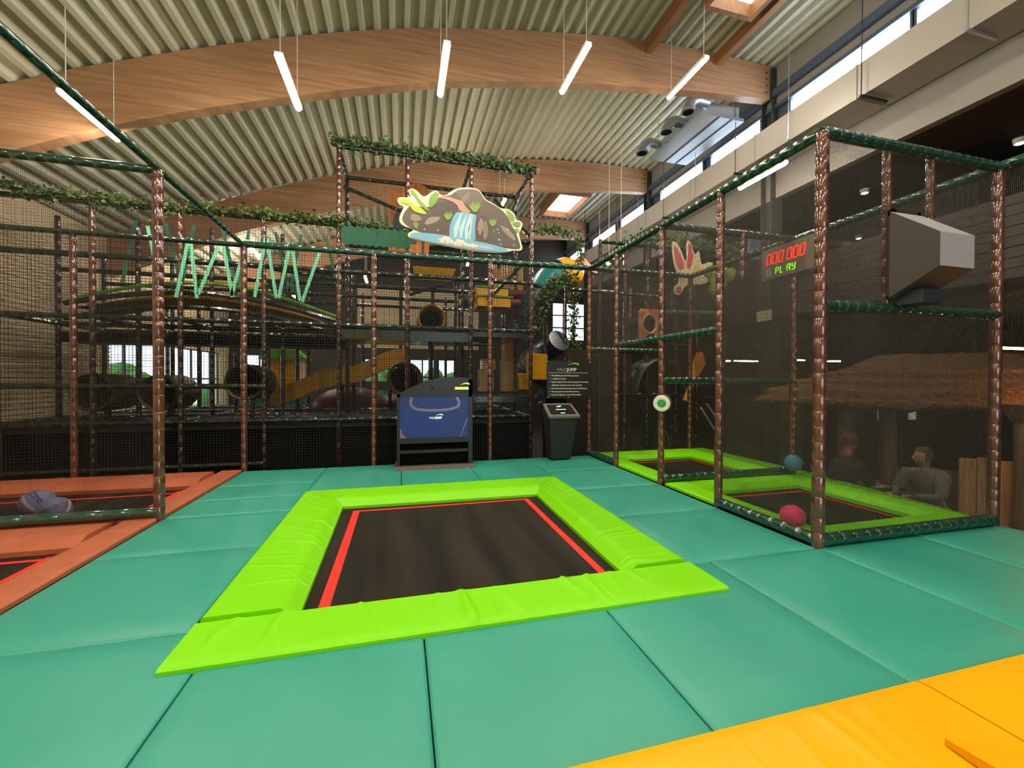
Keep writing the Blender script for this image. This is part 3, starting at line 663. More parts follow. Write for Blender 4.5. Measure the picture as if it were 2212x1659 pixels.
mb = MB(); mb.sphere((2.875, 7.235, .63), .016, 10, 8, (1, .3, 1)); mb.prism([(2.86, .6), (2.89, .6), (2.882, .55), (2.868, .55)], 'y', 7.235, 7.25); mb.build('pictogram', M_WHITE, ks)
rs = thing('rules_sign', (3.2, 7.62, 1.15), 'black rules sign with white writing above the kiosk', 'sign')
X0, X1, Z0, Z1, YS_ = 2.70, 3.62, 1.14, 1.86, 7.6
mb = MB(); mb.box(X0, X1, YS_, YS_+.012, Z0, Z1); mb.build('board', mat('sign_black', (30, 29, 27), .45), rs)
M_INK = mat('sign_white', (225, 224, 205), .6)
text(rs, 'VALO', .085, (2.90, YS_-.001, 1.665), (1, 0, 0), (0, 0, 1), M_INK, off=-.002, sp=1.0)
text(rs, 'JUMP', .085, (3.115, YS_-.001, 1.665), (1, 0, 0), (0, 0, 1), M_INK, off=.0022, sp=1.02)
mb = MB(); swoosh(mb, 3.24, 1.745, .24, YS_-.004); mb.build('logo_arc', mat('logo_green', (150, 190, 60), .5), rs)
mb = MB(); mb.box(X0+.03, X1-.06, YS_-.002, YS_, 1.628, 1.634); mb.build('rule_line', M_INK, rs)
for k, (b, s) in enumerate((('Ne dépassez pas vos limites physiques', 1), ('1 utilisateur à la fois', 1), ('Laissez toujours libre votre trampoline et les autres', 1), ('utilisateurs et joueurs avant de le rejoindre', 0), ('Ne tentez pas des sauts que vous ne maîtrisez pas', 1), ('Ne sautez pas contre les filets latéraux', 1), ('Personnes blessées : activité déconseillée', 1))):
    zz = 1.565-k*.062
    text(rs, b, .0385, (X0+.095, YS_-.001, zz), (1, 0, 0), (0, 0, 1), M_INK, off=.0006, sp=.96)
    if s: mb = MB(); mb.sphere((X0+.065, YS_-.001, zz+.012), .008, 8, 6, (1, .3, 1)); mb.build('bullet', M_INK, rs)
for x in (X0+.02, (X0+X1)/2, X1-.02):
    for z in (Z0+.015, Z1-.015):
        mb = MB(); mb.sphere((x, YS_-.002, z), .011, 8, 6, (1, .5, 1)); mb.build('screw', M_GALV, rs)

# ================================================================ SCOREBOARD (seven-segment)
sb = thing('scoreboard', (5.93, 5.4, 3.15), 'scoreboard with red zeros and green PLAY hanging in the right cage', 'scoreboard')
mb = MB(); mb.box(5.9, 5.94, 4.80, 5.80, 3.17, 3.68); mb.build('board', mat('board_art', (120, 98, 90), .5, noise=((84, 96, 70), 3, (1, 2, 2), 3)), sb)
mb = MB(); mb.box(5.893, 5.90, 5.6, 5.72, 3.22, 3.36); mb.build('sensor_plate', mat('pale_plate', (150, 140, 140), .5), sb)
M_LR = mat('led_red', (255, 40, 30), .4, emit=(255, 40, 20), es=2.2); M_LG = mat('led_green', (150, 255, 20), .4, emit=(140, 255, 10), es=1.6)
M_LRO = mat('led_dark_red', (140, 16, 12), .4, emit=(140, 12, 8), es=.6)
SEG = {'a': ((0, 2), (1, 2)), 'b': ((1, 2), (1, 1)), 'c': ((1, 1), (1, 0)), 'd': ((0, 0), (1, 0)), 'e': ((0, 1), (0, 0)), 'f': ((0, 2), (0, 1)), 'g': ((0, 1), (1, 1))}
def digit(parent, segs, y, z, w_, h, th, m, nm):
    mb = MB()
    for s in segs:
        (ax, az), (bx, bz) = SEG[s]; P0 = Vector((ax*w_, az*h)); P1 = Vector((bx*w_, bz*h)); d = (P1-P0).normalized(); q = Vector((-d.y, d.x))*th; P0 += d*th*.6; P1 -= d*th*.6
        poly = [P0-d*th*.4, P0+q, P1+q, P1+d*th*.4, P1-q, P0-q]
        mb.prism([(y-(p.x+p.y*.14), z+p.y) for p in poly], 'x', 5.888, 5.899)
    mb.build(nm, m, parent)
yy = 5.70
for k in range(6):
    digit(sb, 'abcdef', yy-k*.112-(.04 if k > 2 else 0), 3.41, .072, .085, .0095, M_LR, 'digit')
for k, s in enumerate(('abefg', 'def', 'abcefg', 'bcdfg')):
    digit(sb, s, 5.53-k*.088-(.03 if k > 1 else 0), 3.235, .05, .05, .006, M_LG, 'letter')

# ================================================================ PROJECTOR HOOD
ph = thing('projector_hood', (4.6, 2.7, 2.3), 'grey wedge-shaped projector hood hung in the right cage', 'projector hood')
F_ = [(4.38, 2.5, 2.475), (4.80, 2.5, 2.475), (4.80, 2.5, 2.76), (4.38, 2.5, 2.76)]; K_ = [(4.38, 2.88, 2.27), (4.80, 2.88, 2.27), (4.80, 2.88, 3.07), (4.38, 2.88, 3.07)]
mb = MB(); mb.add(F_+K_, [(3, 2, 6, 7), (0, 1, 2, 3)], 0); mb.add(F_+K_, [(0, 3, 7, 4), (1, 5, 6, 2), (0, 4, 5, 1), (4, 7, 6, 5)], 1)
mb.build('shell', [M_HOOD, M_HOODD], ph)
mb = MB(); mb.box(4.46, 4.72, 2.66, 2.86, 2.20, 2.32); mb.build('lens_box', mat('lens_box', (40, 46, 52), .4), ph)
mb = MB(); mb.box(4.42, 4.46, 2.88, 2.93, 2.3, 3.1); mb.box(4.74, 4.78, 2.88, 2.93, 2.3, 3.1); mb.box(4.42, 4.78, 2.88, 2.92, 3.04, 3.1); mb.build('bracket', M_BROWNB, ph)

# ================================================================ IVY
def ivy(name, pts, n, lab, r=.11, m=M_IVY, size=.055, seed=1, grp='ivy garlands on the play frame', flat=1.0, cat='garland'):
    rr = random.Random(seed); P = [Vector(p) for p in pts]; Ls = [(b-a).length for a, b in zip(P, P[1:])]; T = sum(Ls)
    g = thing(name, tuple(P[0]), lab, cat, grp)
    mb = MB(); mb.path(P, .012, 5); mb.build('vine', M_STEM, g)
    mb = MB()
    for _ in range(n):
        t = rr.uniform(0, T); k = 0
        while t > Ls[k] and k < len(Ls)-1: t -= Ls[k]; k += 1
        c = P[k].lerp(P[k+1], t/Ls[k])+Vector((rr.gauss(0, .5)*r, rr.gauss(0, .5)*r*flat, rr.gauss(0, .55)*r))
        a = Vector((rr.uniform(-1, 1), rr.uniform(-1, 1), rr.uniform(-1, .6))).normalized(); b = a.orthogonal().normalized()
        b = (b*math.cos(rr.uniform(0, 6))+a.cross(b)*math.sin(rr.uniform(0, 6))).normalized(); nn = a.cross(b); s = size*rr.uniform(.6, 1.25)
        vs = [c, c+a*s*.35+b*s*.55, c+a*s*.8+b*s*.3, c+a*s*1.25, c+a*s*.8-b*s*.3, c+a*s*.35-b*s*.55, c+a*s*.6-nn*s*.12]
        mb.add(vs, [(0, 1, 6), (1, 2, 6), (2, 3, 6), (3, 4, 6), (4, 5, 6), (5, 0, 6)])
    mb.build('leaves', m, g, kind='stuff', fix=False)
    return g

# ================================================================ BIG PLAY STRUCTURE
SY = 8.8
ps = thing('play_structure', (-1.2, SY, ZF), 'tall soft-play climbing frame of dark foam posts, rails and nets behind the fence', 'play structure')
XS = [-6.42, -5.12, -3.83, -2.49, -1.18, .12, 1.42, 2.75]
YR = [8.8, 10.1, 11.4, 12.7, 14.0]
LV = [.70, 2.45]
def sp(x, y, z0, z1, m=M_DARKFOAM, r=.045, seg=.2, n=8): return post(ps, x, y, z0, z1, r, m, n, seg=seg)
for i, x in enumerate(XS):
    for j, y in enumerate(YR):
        top = 4.62 if i < 4 else 6.05
        if j > 2 and i > 3: top = 4.6
        if j == 0: sp(x, y, ZF, 2.7); sp(x, y, 2.7, top, M_FOAM if (i > 3 or i in (1, 2, 3)) else M_DARKFOAM, n=10, seg=.16)
        elif (i+j) % 2 == 0 or j < 3: sp(x, y, ZF, top if j < 2 else 4.2, M_DARKFOAM)
# rails along x and y at the levels
def sr(p0, p1, m=M_GREENDARK, r=.045, seg=.22): return rail(ps, p0, p1, r, m, 8, seg=seg)
for j, y in enumerate(YR):
    for z in (.70, 2.55, 3.6):
        if j < 4: sr((XS[0], y, z), (XS[-1], y, z))
for z in (-.1, 1.35, 4.5):
    sr((XS[0], SY, z), (XS[4] if z == 4.5 else XS[3], SY, z))
sr((XS[4], SY, 6.02), (XS[7], SY, 6.02)); sr((XS[4], 10.1, 6.02), (XS[7], 10.1, 6.02)); sr((XS[4], SY, 4.5), (XS[7], SY, 4.5)); sr((XS[4], 10.1, 4.5), (XS[7], 10.1, 4.5), M_GREENFOAM)
for i, x in enumerate(XS):
    for z in (.70, 2.55): sr((x, SY, z), (x, 12.7 if i % 2 else 14.0, z))
    if i > 3: sr((x, SY, 6.02), (x, 10.1, 6.02))
for (x0, z0, x1, z1, y) in ((-1.18, 5.55, .6, 4.95, 9.5), (1.42, 4.5, 2.0, 5.6, 10.1), (2.75, 6.0, 2.2, 4.6, 9.6), (1.9, 3.3, 2.75, 4.2, 9.4), (-2.49, 3.7, -1.18, 3.55, 9.4), (.12, 3.45, 1.42, 3.9, 10.1)): sr((x0, y, z0), (x1, y, z1), M_GREENDARK, .04)
sr((2.75, SY, 4.6), (2.2, 10.1, 5.9), M_GREENDARK, .045)
# platforms (padded decks)
for (x0, x1, y0, y1, z0, z1, m) in ((-1.18, 1.42, 8.8, 10.1, 2.28, 2.5, M_GREENDARK), (1.42, 2.75, 8.8, 10.1, 2.4, 2.6, M_GREENDARK), (-6.4, -1.2, 10.1, 10.9, 2.2, 2.4, M_DARK),
                                    (-6.4, 2.75, 8.85, 14, .55, .7, M_DARK), (1.5, 2.75, 8.85, 10.1, 1.0, 1.15, M_GREENDARK), (1.45, 2.75, 10.1, 11.4, 3.42, 3.55, M_GPL)):
    mb = MB(); mb.box(x0, x1, y0, y1, z0, z1, bev=.02); mb.build('platform', m, ps)
# nets
for i in range(7):
    net(ps, (XS[i], SY+.02), (XS[i+1], SY+.02), ZF, 4.5 if i < 4 else 6.0, N_FAR)
for y, z0, z1 in ((10.1, ZF, 4.5), (12.7, ZF, 3.6)): net(ps, (XS[0], y), (XS[-1], y), z0, z1, N_FAR)
for x in (XS[0], XS[3], XS[5], XS[7]): net(ps, (x, SY), (x, 12.7), .7, 4.5, N_FAR)
# ground-level black panel, put in for the dark under the platform
mb = MB(); mb.box(-6.4, XS[-1], 8.86, 8.9, ZF, .56); mb.build('dark_backing', M_HOLE, ps)
# hammock net dome with yellow underside
dm = thing('net_dome', (-3.8, 9.4, 2.45), 'wide shallow yellow dome under green netting between the play levels', 'net dome')
def dome(dz, x0=-5.6, x1=-1.25):
    return lambda u, v: (x0+(x1-x0)*u, 8.95+1.1*v, 2.52+dz+.62*math.sin(PI*min(1, .12+.86*u))*math.sin(PI*(.25+.5*v)))
mb = MB(); mb.grid(dome(0), 36, 10); mb.build('cover', mat('dome_yellow', (190, 130, 12), .5, noise=((120, 84, 16), 30, (3, 1, 1), 2)), dm, smooth=True)
mb = MB(); mb.path([Vector(dome(.10)(k/30, .0)) for k in range(31)], .05, 8); mb.build('upper_rail', M_GREENDARK, dm, smooth=True)
mb = MB(); mb.path([Vector(dome(-.16)(k/30, .0)) for k in range(31)], .045, 8); mb.build('lower_rail', M_GREENDARK, dm, smooth=True)
mb = MB(); mb.path([Vector(dome(.2)(k/30, .3)) for k in range(31)], .035, 8); mb.build('green_hem', M_GPL, dm, smooth=True)
# mint zigzag straps
st = [(-4.28, 4.15, -4.06, 2.92), (-3.66, 4.0, -3.86, 2.93), (-3.64, 4.0, -3.54, 2.93), (-3.16, 4.0, -3.52, 3.0), (-3.14, 4.0, -2.98, 2.98), (-2.74, 4.05, -3.0, 3.0), (-2.44, 4.1, -2.62, 3.0), (-2.42, 4.1, -2.26, 3.0), (-2.02, 4.05, -2.22, 3.0), (-2.0, 4.05, -1.86, 3.0), (-1.5, 3.95, -1.82, 2.95)]
def strap(a, b, y, wd, m, lab):
    mb = MB(); a = Vector((a[0], y, a[1])); b = Vector((b[0], y, b[1])); d = (b-a).normalized(); s = Vector((d.z, 0, -d.x))*wd; t = Vector((0, .004, 0))
    mb.add([a-s-t, a+s-t, b+s-t, b-s-t, a-s+t, a+s+t, b+s+t, b-s+t], [(3, 2, 1, 0), (4, 5, 6, 7), (0, 1, 5, 4), (1, 2, 6, 5), (2, 3, 7, 6), (3, 0, 4, 7)])
    o = mb.build('climbing_strap', m); return o
ORD = ('first', 'second', 'third', 'fourth', 'fifth', 'sixth', 'seventh', 'eighth', 'ninth', 'tenth', 'last')
for k, (x0, z0, x1, z1) in enumerate(st):
    tag(strap((x0, z0), (x1, z1), 8.72, .028, M_STRAP, ''), ORD[k]+' pale mint strap of the front zigzag, counted from the cream wall', 'strap', 'mint straps of the front zigzag')
for k in range(8):
    x = -4.9+k*.48; dxx = .26 if k % 2 else -.22
    tag(strap((x, 4.5), (x+dxx, 3.3), 9.6, .03, M_STRAPD, ''), ORD[k]+' dark teal strap behind the pale zigzag, counted from the cream wall', 'strap', 'dark teal straps of the rear zigzag')
# garlands
ivy('ivy_garland', [(-6.5, 8.75, 4.62), (-5.1, 8.75, 4.56), (-3.8, 8.75, 4.54), (-2.5, 8.75, 4.56), (-1.18, 8.75, 4.55), (-.2, 8.75, 4.5)], 1500, 'long ivy garland along the upper left rail of the climbing frame', .12, M_IVY, .058, 2)
ivy('ivy_garland', [(-1.3, 8.75, 6.12), (.1, 8.75, 6.1), (1.4, 8.75, 6.12), (2.85, 8.75, 6.05)], 900, 'ivy garland along the top rail of the tower above the waterfall sign', .11, M_IVYP, .08, 3)
ivy('ivy_garland', [(2.9, 9.4, 5.05), (3.6, 9.6, 5.12), (4.35, 9.8, 5.1), (4.42, 9.9, 4.3)], 500, 'short ivy garland right of the tower, beside the yellow slide top', .10, M_IVYP, .07, 4)
ivy('ivy_garland', [(4.0, 9.5, 4.05), (3.5, 9.4, 3.7), (3.0, 9.2, 3.2), (2.9, 9.1, 2.7)], 700, 'dark ivy trailing down the diagonal under the teal slide', .2, M_IVY, .075, 5)
ivy('ivy_garland', [(3.9, 9.4, 3.9), (4.05, 9.4, 3.3), (4.0, 9.4, 2.6), (4.15, 9.4, 2.2)], 350, 'thin ivy hanging in front of the bright far window', .12, M_IVY, .07, 6)
ivy('ivy_garland', [(4.5, 9.0, 3.9), (5.0, 9.0, 4.5), (5.4, 9.0, 4.85), (6.4, 9.0, 4.95), (7.6, 9.0, 4.85), (8.4, 9.0, 4.8)], 1300, 'ivy arch seen through the right cage behind the winged sign', .16, M_IVYP, .075, 7)
# shade tarp, orange hut panel
tp = MB(); tp.grid(lambda u, v: (-1.12+1.3*u, 8.68+.05*v, 4.46-.34*v+.02*math.sin(u*60)), 40, 3); o = tp.build('shade_tarp', M_GTARP, smooth=True); tag(o, 'green corrugated tarp left of the waterfall sign', 'tarp')
hp = thing('hut_panel', (.1, 9.9, 4.5), 'orange wooden play-hut panel with rounded top behind the tower post', 'panel')
mb = MB(); mb.prism([(-.28, 4.4), (.62, 4.4), (.62, 5.86), (.56, 5.93), (.36, 6.0), (.2, 5.96), (.12, 5.86), (-.1, 5.83), (-.24, 5.76), (-.28, 5.66)], 'y', 9.92, 9.96)
mb.build('board', mat('orange_wood', (222, 138, 52), .5, noise=((176, 96, 30), 3, (4, 1, .6), 4)), hp)
mb = MB(); mb.prism([(.08+.26*math.cos(a*PI/8), 5.05+.36*math.sin(a*PI/8)) for a in range(9)]+[(-.18, 4.6), (.34, 4.6)], 'y', 9.9, 9.92); mb.build('doorway', mat('doorway_blue', (54, 74, 78), .5), hp)
# yellow and green play items deeper in the frame
def item(name, lab, cat, fn, mats, grp=None, smooth=False):
    mb = MB(); fn(mb); o = mb.build(name, mats, smooth=smooth); tag(o, lab, cat, grp); return o
item('awning', 'yellow sloping awning panel inside the frame below the waterfall sign', 'awning', lambda m: m.add([(.30, 9.75, 3.76), (1.12, 9.75, 3.76), (1.2, 9.6, 4.02), (.25, 9.6, 4.02), (.30, 9.79, 3.77), (1.12, 9.79, 3.77), (1.2, 9.64, 4.03), (.25, 9.64, 4.03)], [(3, 2, 1, 0), (4, 5, 6, 7), (0, 1, 5, 4), (1, 2, 6, 5), (2, 3, 7, 6), (3, 0, 4, 7)]), M_YPL)
for k, (x0, x1) in enumerate(((2.15, 2.55), (2.62, 3.02))):
    def f(m, x0=x0, x1=x1):
        y = 10.4; nx, nz = 6, 14; 
        for i in range(nx+1): xx = x0+(x1-x0)*i/nx; m.box(xx-.014, xx+.014, y, y+.03, 3.4, 4.45)
        for j in range(nz+1): zz = 3.4+1.05*j/nz; m.box(x0, x1, y, y+.03, zz-.016, zz+.016)
    item('perforated_panel', 'yellow perforated climbing panel, '+('left' if k == 0 else 'right')+' one of the pair below the waterfall sign', 'panel', f, M_YPL)
stp = thing('foam_steps', (2.1, 10, 3.3), 'yellow and green foam steps inside the frame right of the lower fence post', 'steps')
for k in range(2):
    mb = MB(); mb.box(1.72, 2.5, 9.6+.25*k, 10.2, 3.2+.27*k, 3.42+.27*k, bev=.02); mb.build('step', M_YPL, stp)
    mb = MB(); mb.box(1.72, 2.55, 9.57+.25*k, 10.2, 3.42+.27*k, 3.46+.27*k); mb.build('tread', M_GPL, stp)
    mb = MB(); mb.cyl((2.5, 9.7+.25*k, 3.32+.27*k), (2.95, 9.7+.25*k, 3.32+.27*k), .1, 12); mb.build('roller', M_MAROON, stp, smooth=True)
# tube slide
ts = thing('tube_slide', (3.6, 10, 3), 'enclosed tube slide, yellow top section then teal curving down into the frame', 'slide')
pth = [(4.45, 10.4, 4.30), (4.1, 10.25, 4.32), (3.8, 10.1, 4.18), (3.5, 9.95, 3.9), (3.25, 9.8, 3.55), (3.05, 9.75, 3.2), (2.95, 9.8, 2.95)]
mb = MB(); mb.path(pth[:3], .36, 20); mb.build('section', M_YPL, ts, smooth=True)
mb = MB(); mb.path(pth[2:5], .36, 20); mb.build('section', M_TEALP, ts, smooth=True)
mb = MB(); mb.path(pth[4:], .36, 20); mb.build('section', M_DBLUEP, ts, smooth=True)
for a, b in ((2, 1), (4, 3)):
    mb = MB(); p = Vector(pth[a]); d = (Vector(pth[b])-p).normalized(); mb.tube(p-d*.03, p+d*.03, [(0, .385), (.06, .385)], 20); mb.build('flange', M_DBLUEP, ts, smooth=True)
mb = MB(); mb.add([(4.35, 10.3, 4.45), (5.1, 10.3, 4.35), (4.72, 10.5, 4.86), (4.35, 11, 4.45), (5.1, 11, 4.35), (4.72, 10.9, 4.86)], [(0, 1, 2), (5, 4, 3), (0, 3, 4, 1), (1, 4, 5, 2), (2, 5, 3, 0)]); mb.build('roof_cap', mat('salmon_foam', (196, 98, 84), .6), ts, label='salmon-pink peaked roof cap')
sp2 = thing('spiral_slide', (3.6, 10.6, 1.5), 'dark teal spiral slide in the shadow left of the bright far window', 'slide')
pp = [(3.85+.42*math.cos(a*.5), 11.0+.42*math.sin(a*.5), 2.6-a*.115) for a in range(17)]
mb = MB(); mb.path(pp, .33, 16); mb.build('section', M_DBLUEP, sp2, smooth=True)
mb = MB(); mb.box(3.05, 3.6, 10.1, 10.16, 1.5, 2.15, bev=.02); mb.build('yellow_guard', M_YPL, sp2)
mb = MB(); mb.cyl((3.85, 11, ZF), (3.85, 11, 3.0), .06, 8); mb.build('centre_pole', M_DARKFOAM, sp2)
# wavy yellow slide
ws = thing('wave_slide', (-1.6, 11.4, 1.2), 'long yellow wavy slide descending to the left behind the lower nets', 'slide')
pts = []
for k in range(25):
    t = k/24; pts.append((.1-3.15*t, 11.6, 2.15-1.0*t+.055*math.sin(t*4*PI)))
mb = MB(); rsx = []
for (x, y, z) in pts:
    rsx.append([(x, y-.32, z+.14), (x, y-.36, z+.14), (x, y-.36, z-.3-.0), (x, y+.36, z-.3), (x, y+.36, z+.14), (x, y+.32, z+.14), (x, y+.32, z-.1), (x, y-.32, z-.1)])
mb.rings(rsx); mb.build('chute', M_YPL, ws, smooth=True)
for k in (3, 12, 20): mb = MB(); mb.cyl((pts[k][0], 11.6, ZF), (pts[k][0], 11.6, pts[k][2]-.3), .045, 8); mb.build('support', M_DARKFOAM, ws)
# crawl tubes with dark mouths
def crawl(c, r, L, m, lab):
    t = thing('crawl_tube', c, lab, 'crawl tube'); x, y, z = c
    mb = MB(); n = 20; rs = []
    for (yy, rr) in ((y, r*.84), (y-.03, r*.95), (y, r), (y+L, r), (y+L, r*.84), (y+.02, r*.84)): rs.append([(x+rr*math.cos(2*PI*i/n), yy, z+rr*math.sin(2*PI*i/n)) for i in range(n)])
    mb.rings(rs, caps=False); mb.build('shell', m, t, smooth=True)
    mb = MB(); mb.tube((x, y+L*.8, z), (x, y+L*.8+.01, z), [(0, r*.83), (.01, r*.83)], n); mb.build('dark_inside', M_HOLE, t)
    mb = MB(); mb.cyl((x, y+L/2, ZF), (x, y+L/2, z-r), .05, 8); mb.build('stand', M_DARKFOAM, t)
crawl((-2.98, 9.3, 1.42), .36, .9, mat('olive_plastic', (56, 50, 16), .4), 'dark round crawl tube behind the second fence post, left of the wavy slide')
crawl((.08, 10.4, 1.5), .42, .8, mat('mustard_plastic', (150, 112, 14), .35), 'mustard crawl tube just above the left end of the game cabinet')
crawl((.62, 9.0, 2.78), .30, .6, mat('mustard_plastic', (150, 112, 14), .35), 'half-hidden crawl tube mouth on the upper green platform')
crawl((-5.55, 9.5, 1.22), .36, .9, mat('olive_plastic', (56, 50, 16), .4), 'dark crawl tube at the left, nearer the cream wall')
crawl((-4.7, 9.9, 1.2), .36, .9, mat('olive_plastic', (56, 50, 16), .4), 'dark crawl tube at the left, beside the bright side windows')
# maroon mounds and small items near floor
item('foam_mound', 'dark red foam mound under the wavy slide', 'mound', lambda m: m.sphere((-1.35, 12.4, .72), 1.0, 24, 10, (1, .7, .55)), M_MAROON, smooth=True)
item('foam_mound', 'dark red foam mound left of the game cabinet, under the crawl tube', 'mound', lambda m: m.sphere((.35, 12.2, .72), .9, 24, 10, (1, .7, .5)), M_MAROON, smooth=True)
for k, (x, z, w_, h, c, lab) in enumerate(((2.05, 1.25, .35, .5, 'cream', 'cream foam block on the lower shelf, left'), (2.65, 1.25, .38, .75, 'cream', 'tall cream foam block on the lower shelf, middle'), (3.05, 1.3, .35, .35, 'y', 'short yellow foam block behind the rules sign'), (2.1, 1.8, .34, .2, 'y', 'yellow foam roll above the cream block'), (2.65, 2.05, .3, .35, 'o', 'orange foam block hanging in the net, middle'))):
    m_ = {'cream': mat('cream_foam', (206, 170, 104), .6), 'y': M_YPL, 'o': mat('orange_foam', (226, 140, 70), .5)}[c]
    item('foam_block', lab, 'foam block', lambda m: m.box(x-w_/2, x+w_/2, 10.2, 10.5, z-.05, z+h, bev=.02), m_)
bx = thing('play_house', (-5.2, 15, ZF), 'yellow and teal toddler play house in front of the side windows', 'play house')
mb = MB(); mb.box(-4.1, -3.1, 14.6, 15.4, 1.0, 2.1); mb.build('yellow_wall', M_YPL, bx)
mb = MB(); mb.box(-4.9, -4.2, 14.6, 15.4, ZF, 1.2); mb.box(-4.2, -3.0, 14.7, 15.4, ZF, .9); mb.build('teal_base', M_TEALP, bx)
mb = MB(); mb.prism([(-4.3, 2.1), (-2.9, 2.1), (-3.6, 2.7)], 'y', 14.5, 15.5); mb.build('roof', M_GPL, bx)
mb = MB(); mb.box(-6.4, -3.0, 14.3, 14.5, .3, .5); mb.build('pale_ledge', mat('pale_teal', (150, 200, 200), .5), bx)

# ================================================================ WATERFALL SIGN
wsn = thing('waterfall_sign', (1.1, 7.75, 3.75), 'cut-out sign of a waterfall between brown rocks above the back fence', 'sign')
def Z(px, py, Y=7.76):     # sign drawing units: drawing x,y on its board plane -> world x,z
    return (-.075+(px-275)*.0015385, 5.03-(py-195)*.00150)
def flat(parent, nm, pts, m, y, d=.004, lab=None):
    mb = MB(); mb.prism([Z(*p) for p in pts], 'y', y-d, y); return mb.build(nm, m, parent, label=lab)
def smoothp(pts, it=2):
    for _ in range(it):
        q = []
        for a, b in zip(pts, pts[1:]+pts[:1]): q += [(a[0]*.75+b[0]*.25, a[1]*.75+b[1]*.25), (a[0]*.25+b[0]*.75, a[1]*.25+b[1]*.75)]
        pts = q
    return pts
out = [(275, 445), (290, 400), (400, 395), (430, 375), (400, 320), (425, 280), (490, 290), (560, 365), (610, 350), (680, 280), (740, 275), (760, 320), (840, 320), (900, 250), (1010, 200), (1130, 185), (1240, 200), (1300, 310), (1400, 345), (1500, 405), (1580, 395), (1640, 420), (1690, 470), (1690, 530), (1750, 530), (1785, 560), (1760, 640), (1725, 700), (1775, 840), (1780, 895), (1730, 915), (1640, 915), (1560, 955), (1300, 970), (1000, 950), (650, 910), (430, 880), (390, 840), (410, 805), (460, 780), (440, 755), (340, 735), (295, 680), (310, 600), (360, 500), (300, 490)]
flat(wsn, 'board', smoothp(out, 2), mat('sign_cream', (226, 224, 176), .5), 7.76, .03)
YB = 7.73
for bx_ in (.35, 1.75):
    mb = MB(); mb.box(bx_, bx_+.05, 7.76, 7.79, 3.6, 4.5); mb.build('bracket', M_BLACKM, wsn)
c = lambda n, rgb: mat('paint_'+n, rgb, .55)
flat(wsn, 'rock', smoothp([(320, 640), (400, 500), (470, 480), (640, 500), (760, 330), (880, 320), (960, 240), (1130, 200), (1240, 215), (1290, 320), (1420, 365), (1560, 450), (1640, 600), (1700, 700), (1755, 850), (1745, 895), (1600, 900), (1000, 850), (520, 800), (360, 720)], 2), c('rock', (92, 80, 72)), YB, .003, 'dark brown rock mass')
for nm, pp, rgb in (('rock_face', [(640, 570), (720, 420), (850, 385), (960, 400), (990, 470), (940, 520), (900, 620), (780, 590)], (76, 66, 60)), ('rock_face', [(930, 250), (1060, 210), (1230, 225), (1280, 330), (1230, 500), (1000, 340)], (104, 92, 82)),
                    ('rock_face', [(530, 700), (600, 590), (700, 570), (860, 620), (870, 790), (640, 795), (510, 790)], (80, 70, 64)), ('rock_face', [(1190, 600), (1270, 500), (1340, 560), (1370, 700), (1340, 840), (1200, 830)], (84, 72, 66)),
                    ('rock_face', [(1360, 700), (1460, 600), (1620, 640), (1700, 720), (1745, 860), (1730, 890), (1350, 860)], (88, 80, 74)), ('rock_highlight', [(570, 710), (620, 610), (700, 590), (780, 585), (720, 660)], (140, 124, 110)),
                    ('rock_highlight', [(1210, 640), (1260, 530), (1290, 620), (1270, 720), (1230, 780)], (138, 120, 108)), ('rock_highlight', [(1470, 600), (1600, 650), (1680, 740), (1690, 800), (1560, 720)], (140, 124, 112)),
                    ('rock_highlight', [(1290, 560), (1340, 620), (1345, 760), (1290, 840), (1280, 700)], (128, 108, 98)), ('rock_highlight', [(1030, 320), (1110, 230), (1120, 270), (1060, 400), (1010, 360)], (120, 106, 94)),
                    ('rock_highlight', [(420, 660), (430, 580), (520, 590), (560, 640), (480, 680)], (138, 116, 106)), ('pink_ledge', [(745, 345), (860, 330), (960, 355), (1030, 365), (1060, 430), (1150, 500), (1000, 505), (960, 410), (850, 370), (780, 365)], (176, 132, 118))):
    KK = globals().get('KK', 0)+1; flat(wsn, nm, smoothp(pp, 1), c(nm+str(rgb[0]), rgb), YB-.002-.0007*KK, .0007)
flat(wsn, 'waterfall', smoothp([(890, 640), (930, 540), (980, 500), (1195, 510), (1195, 560), (1180, 640), (1190, 880), (880, 850), (870, 760)], 1), c('water', (112, 162, 182)), YB-.0115, .002, 'blue falling water')
for a, b, w_ in ((1010, 930, 22), (1080, 1000, 10), (1120, 1060, 30), (1150, 1110, 10)): flat(wsn, 'water_streak', [(a, 515), (a+w_*.6, 515), (b+w_, 860), (b, 860), (b-10+w_*.2, 700)], c('streak', (170, 200, 204)), YB-.0135, .001)
flat(wsn, 'pool', smoothp([(415, 845), (440, 805), (600, 795), (800, 805), (1200, 840), (1500, 880), (1610, 925), (1560, 950), (1300, 955), (1000, 940), (650, 900), (450, 875)], 2), c('pool', (116, 166, 192)), YB-.0145, .003, 'blue pool')
flat(wsn, 'pool_glint', smoothp([(700, 855), (800, 840), (1000, 900), (900, 905)], 1), c('glint', (160, 184, 206)), YB-.0175, .001)
flat(wsn, 'pool_glint', smoothp([(1180, 880), (1400, 900), (1440, 930), (1250, 925)], 1), c('glint', (160, 184, 206)), YB-.0175, .001)
mb = MB()
for px, py, r in ((790, 880, 30), (820, 850, 34), (860, 850, 30), (900, 880, 28), (950, 900, 26), (980, 870, 34), (1030, 880, 32), (1070, 900, 28), (1110, 905, 24), (1150, 905, 30), (1190, 910, 24), (850, 880, 30), (1000, 900, 30)):
    x, z = Z(px, py); mb.sphere((x, YB-.018, z), r*.00152, 10, 6, (1, .12, 1))
mb.build('foam', c('foam', (222, 196, 172)), wsn, smooth=True)
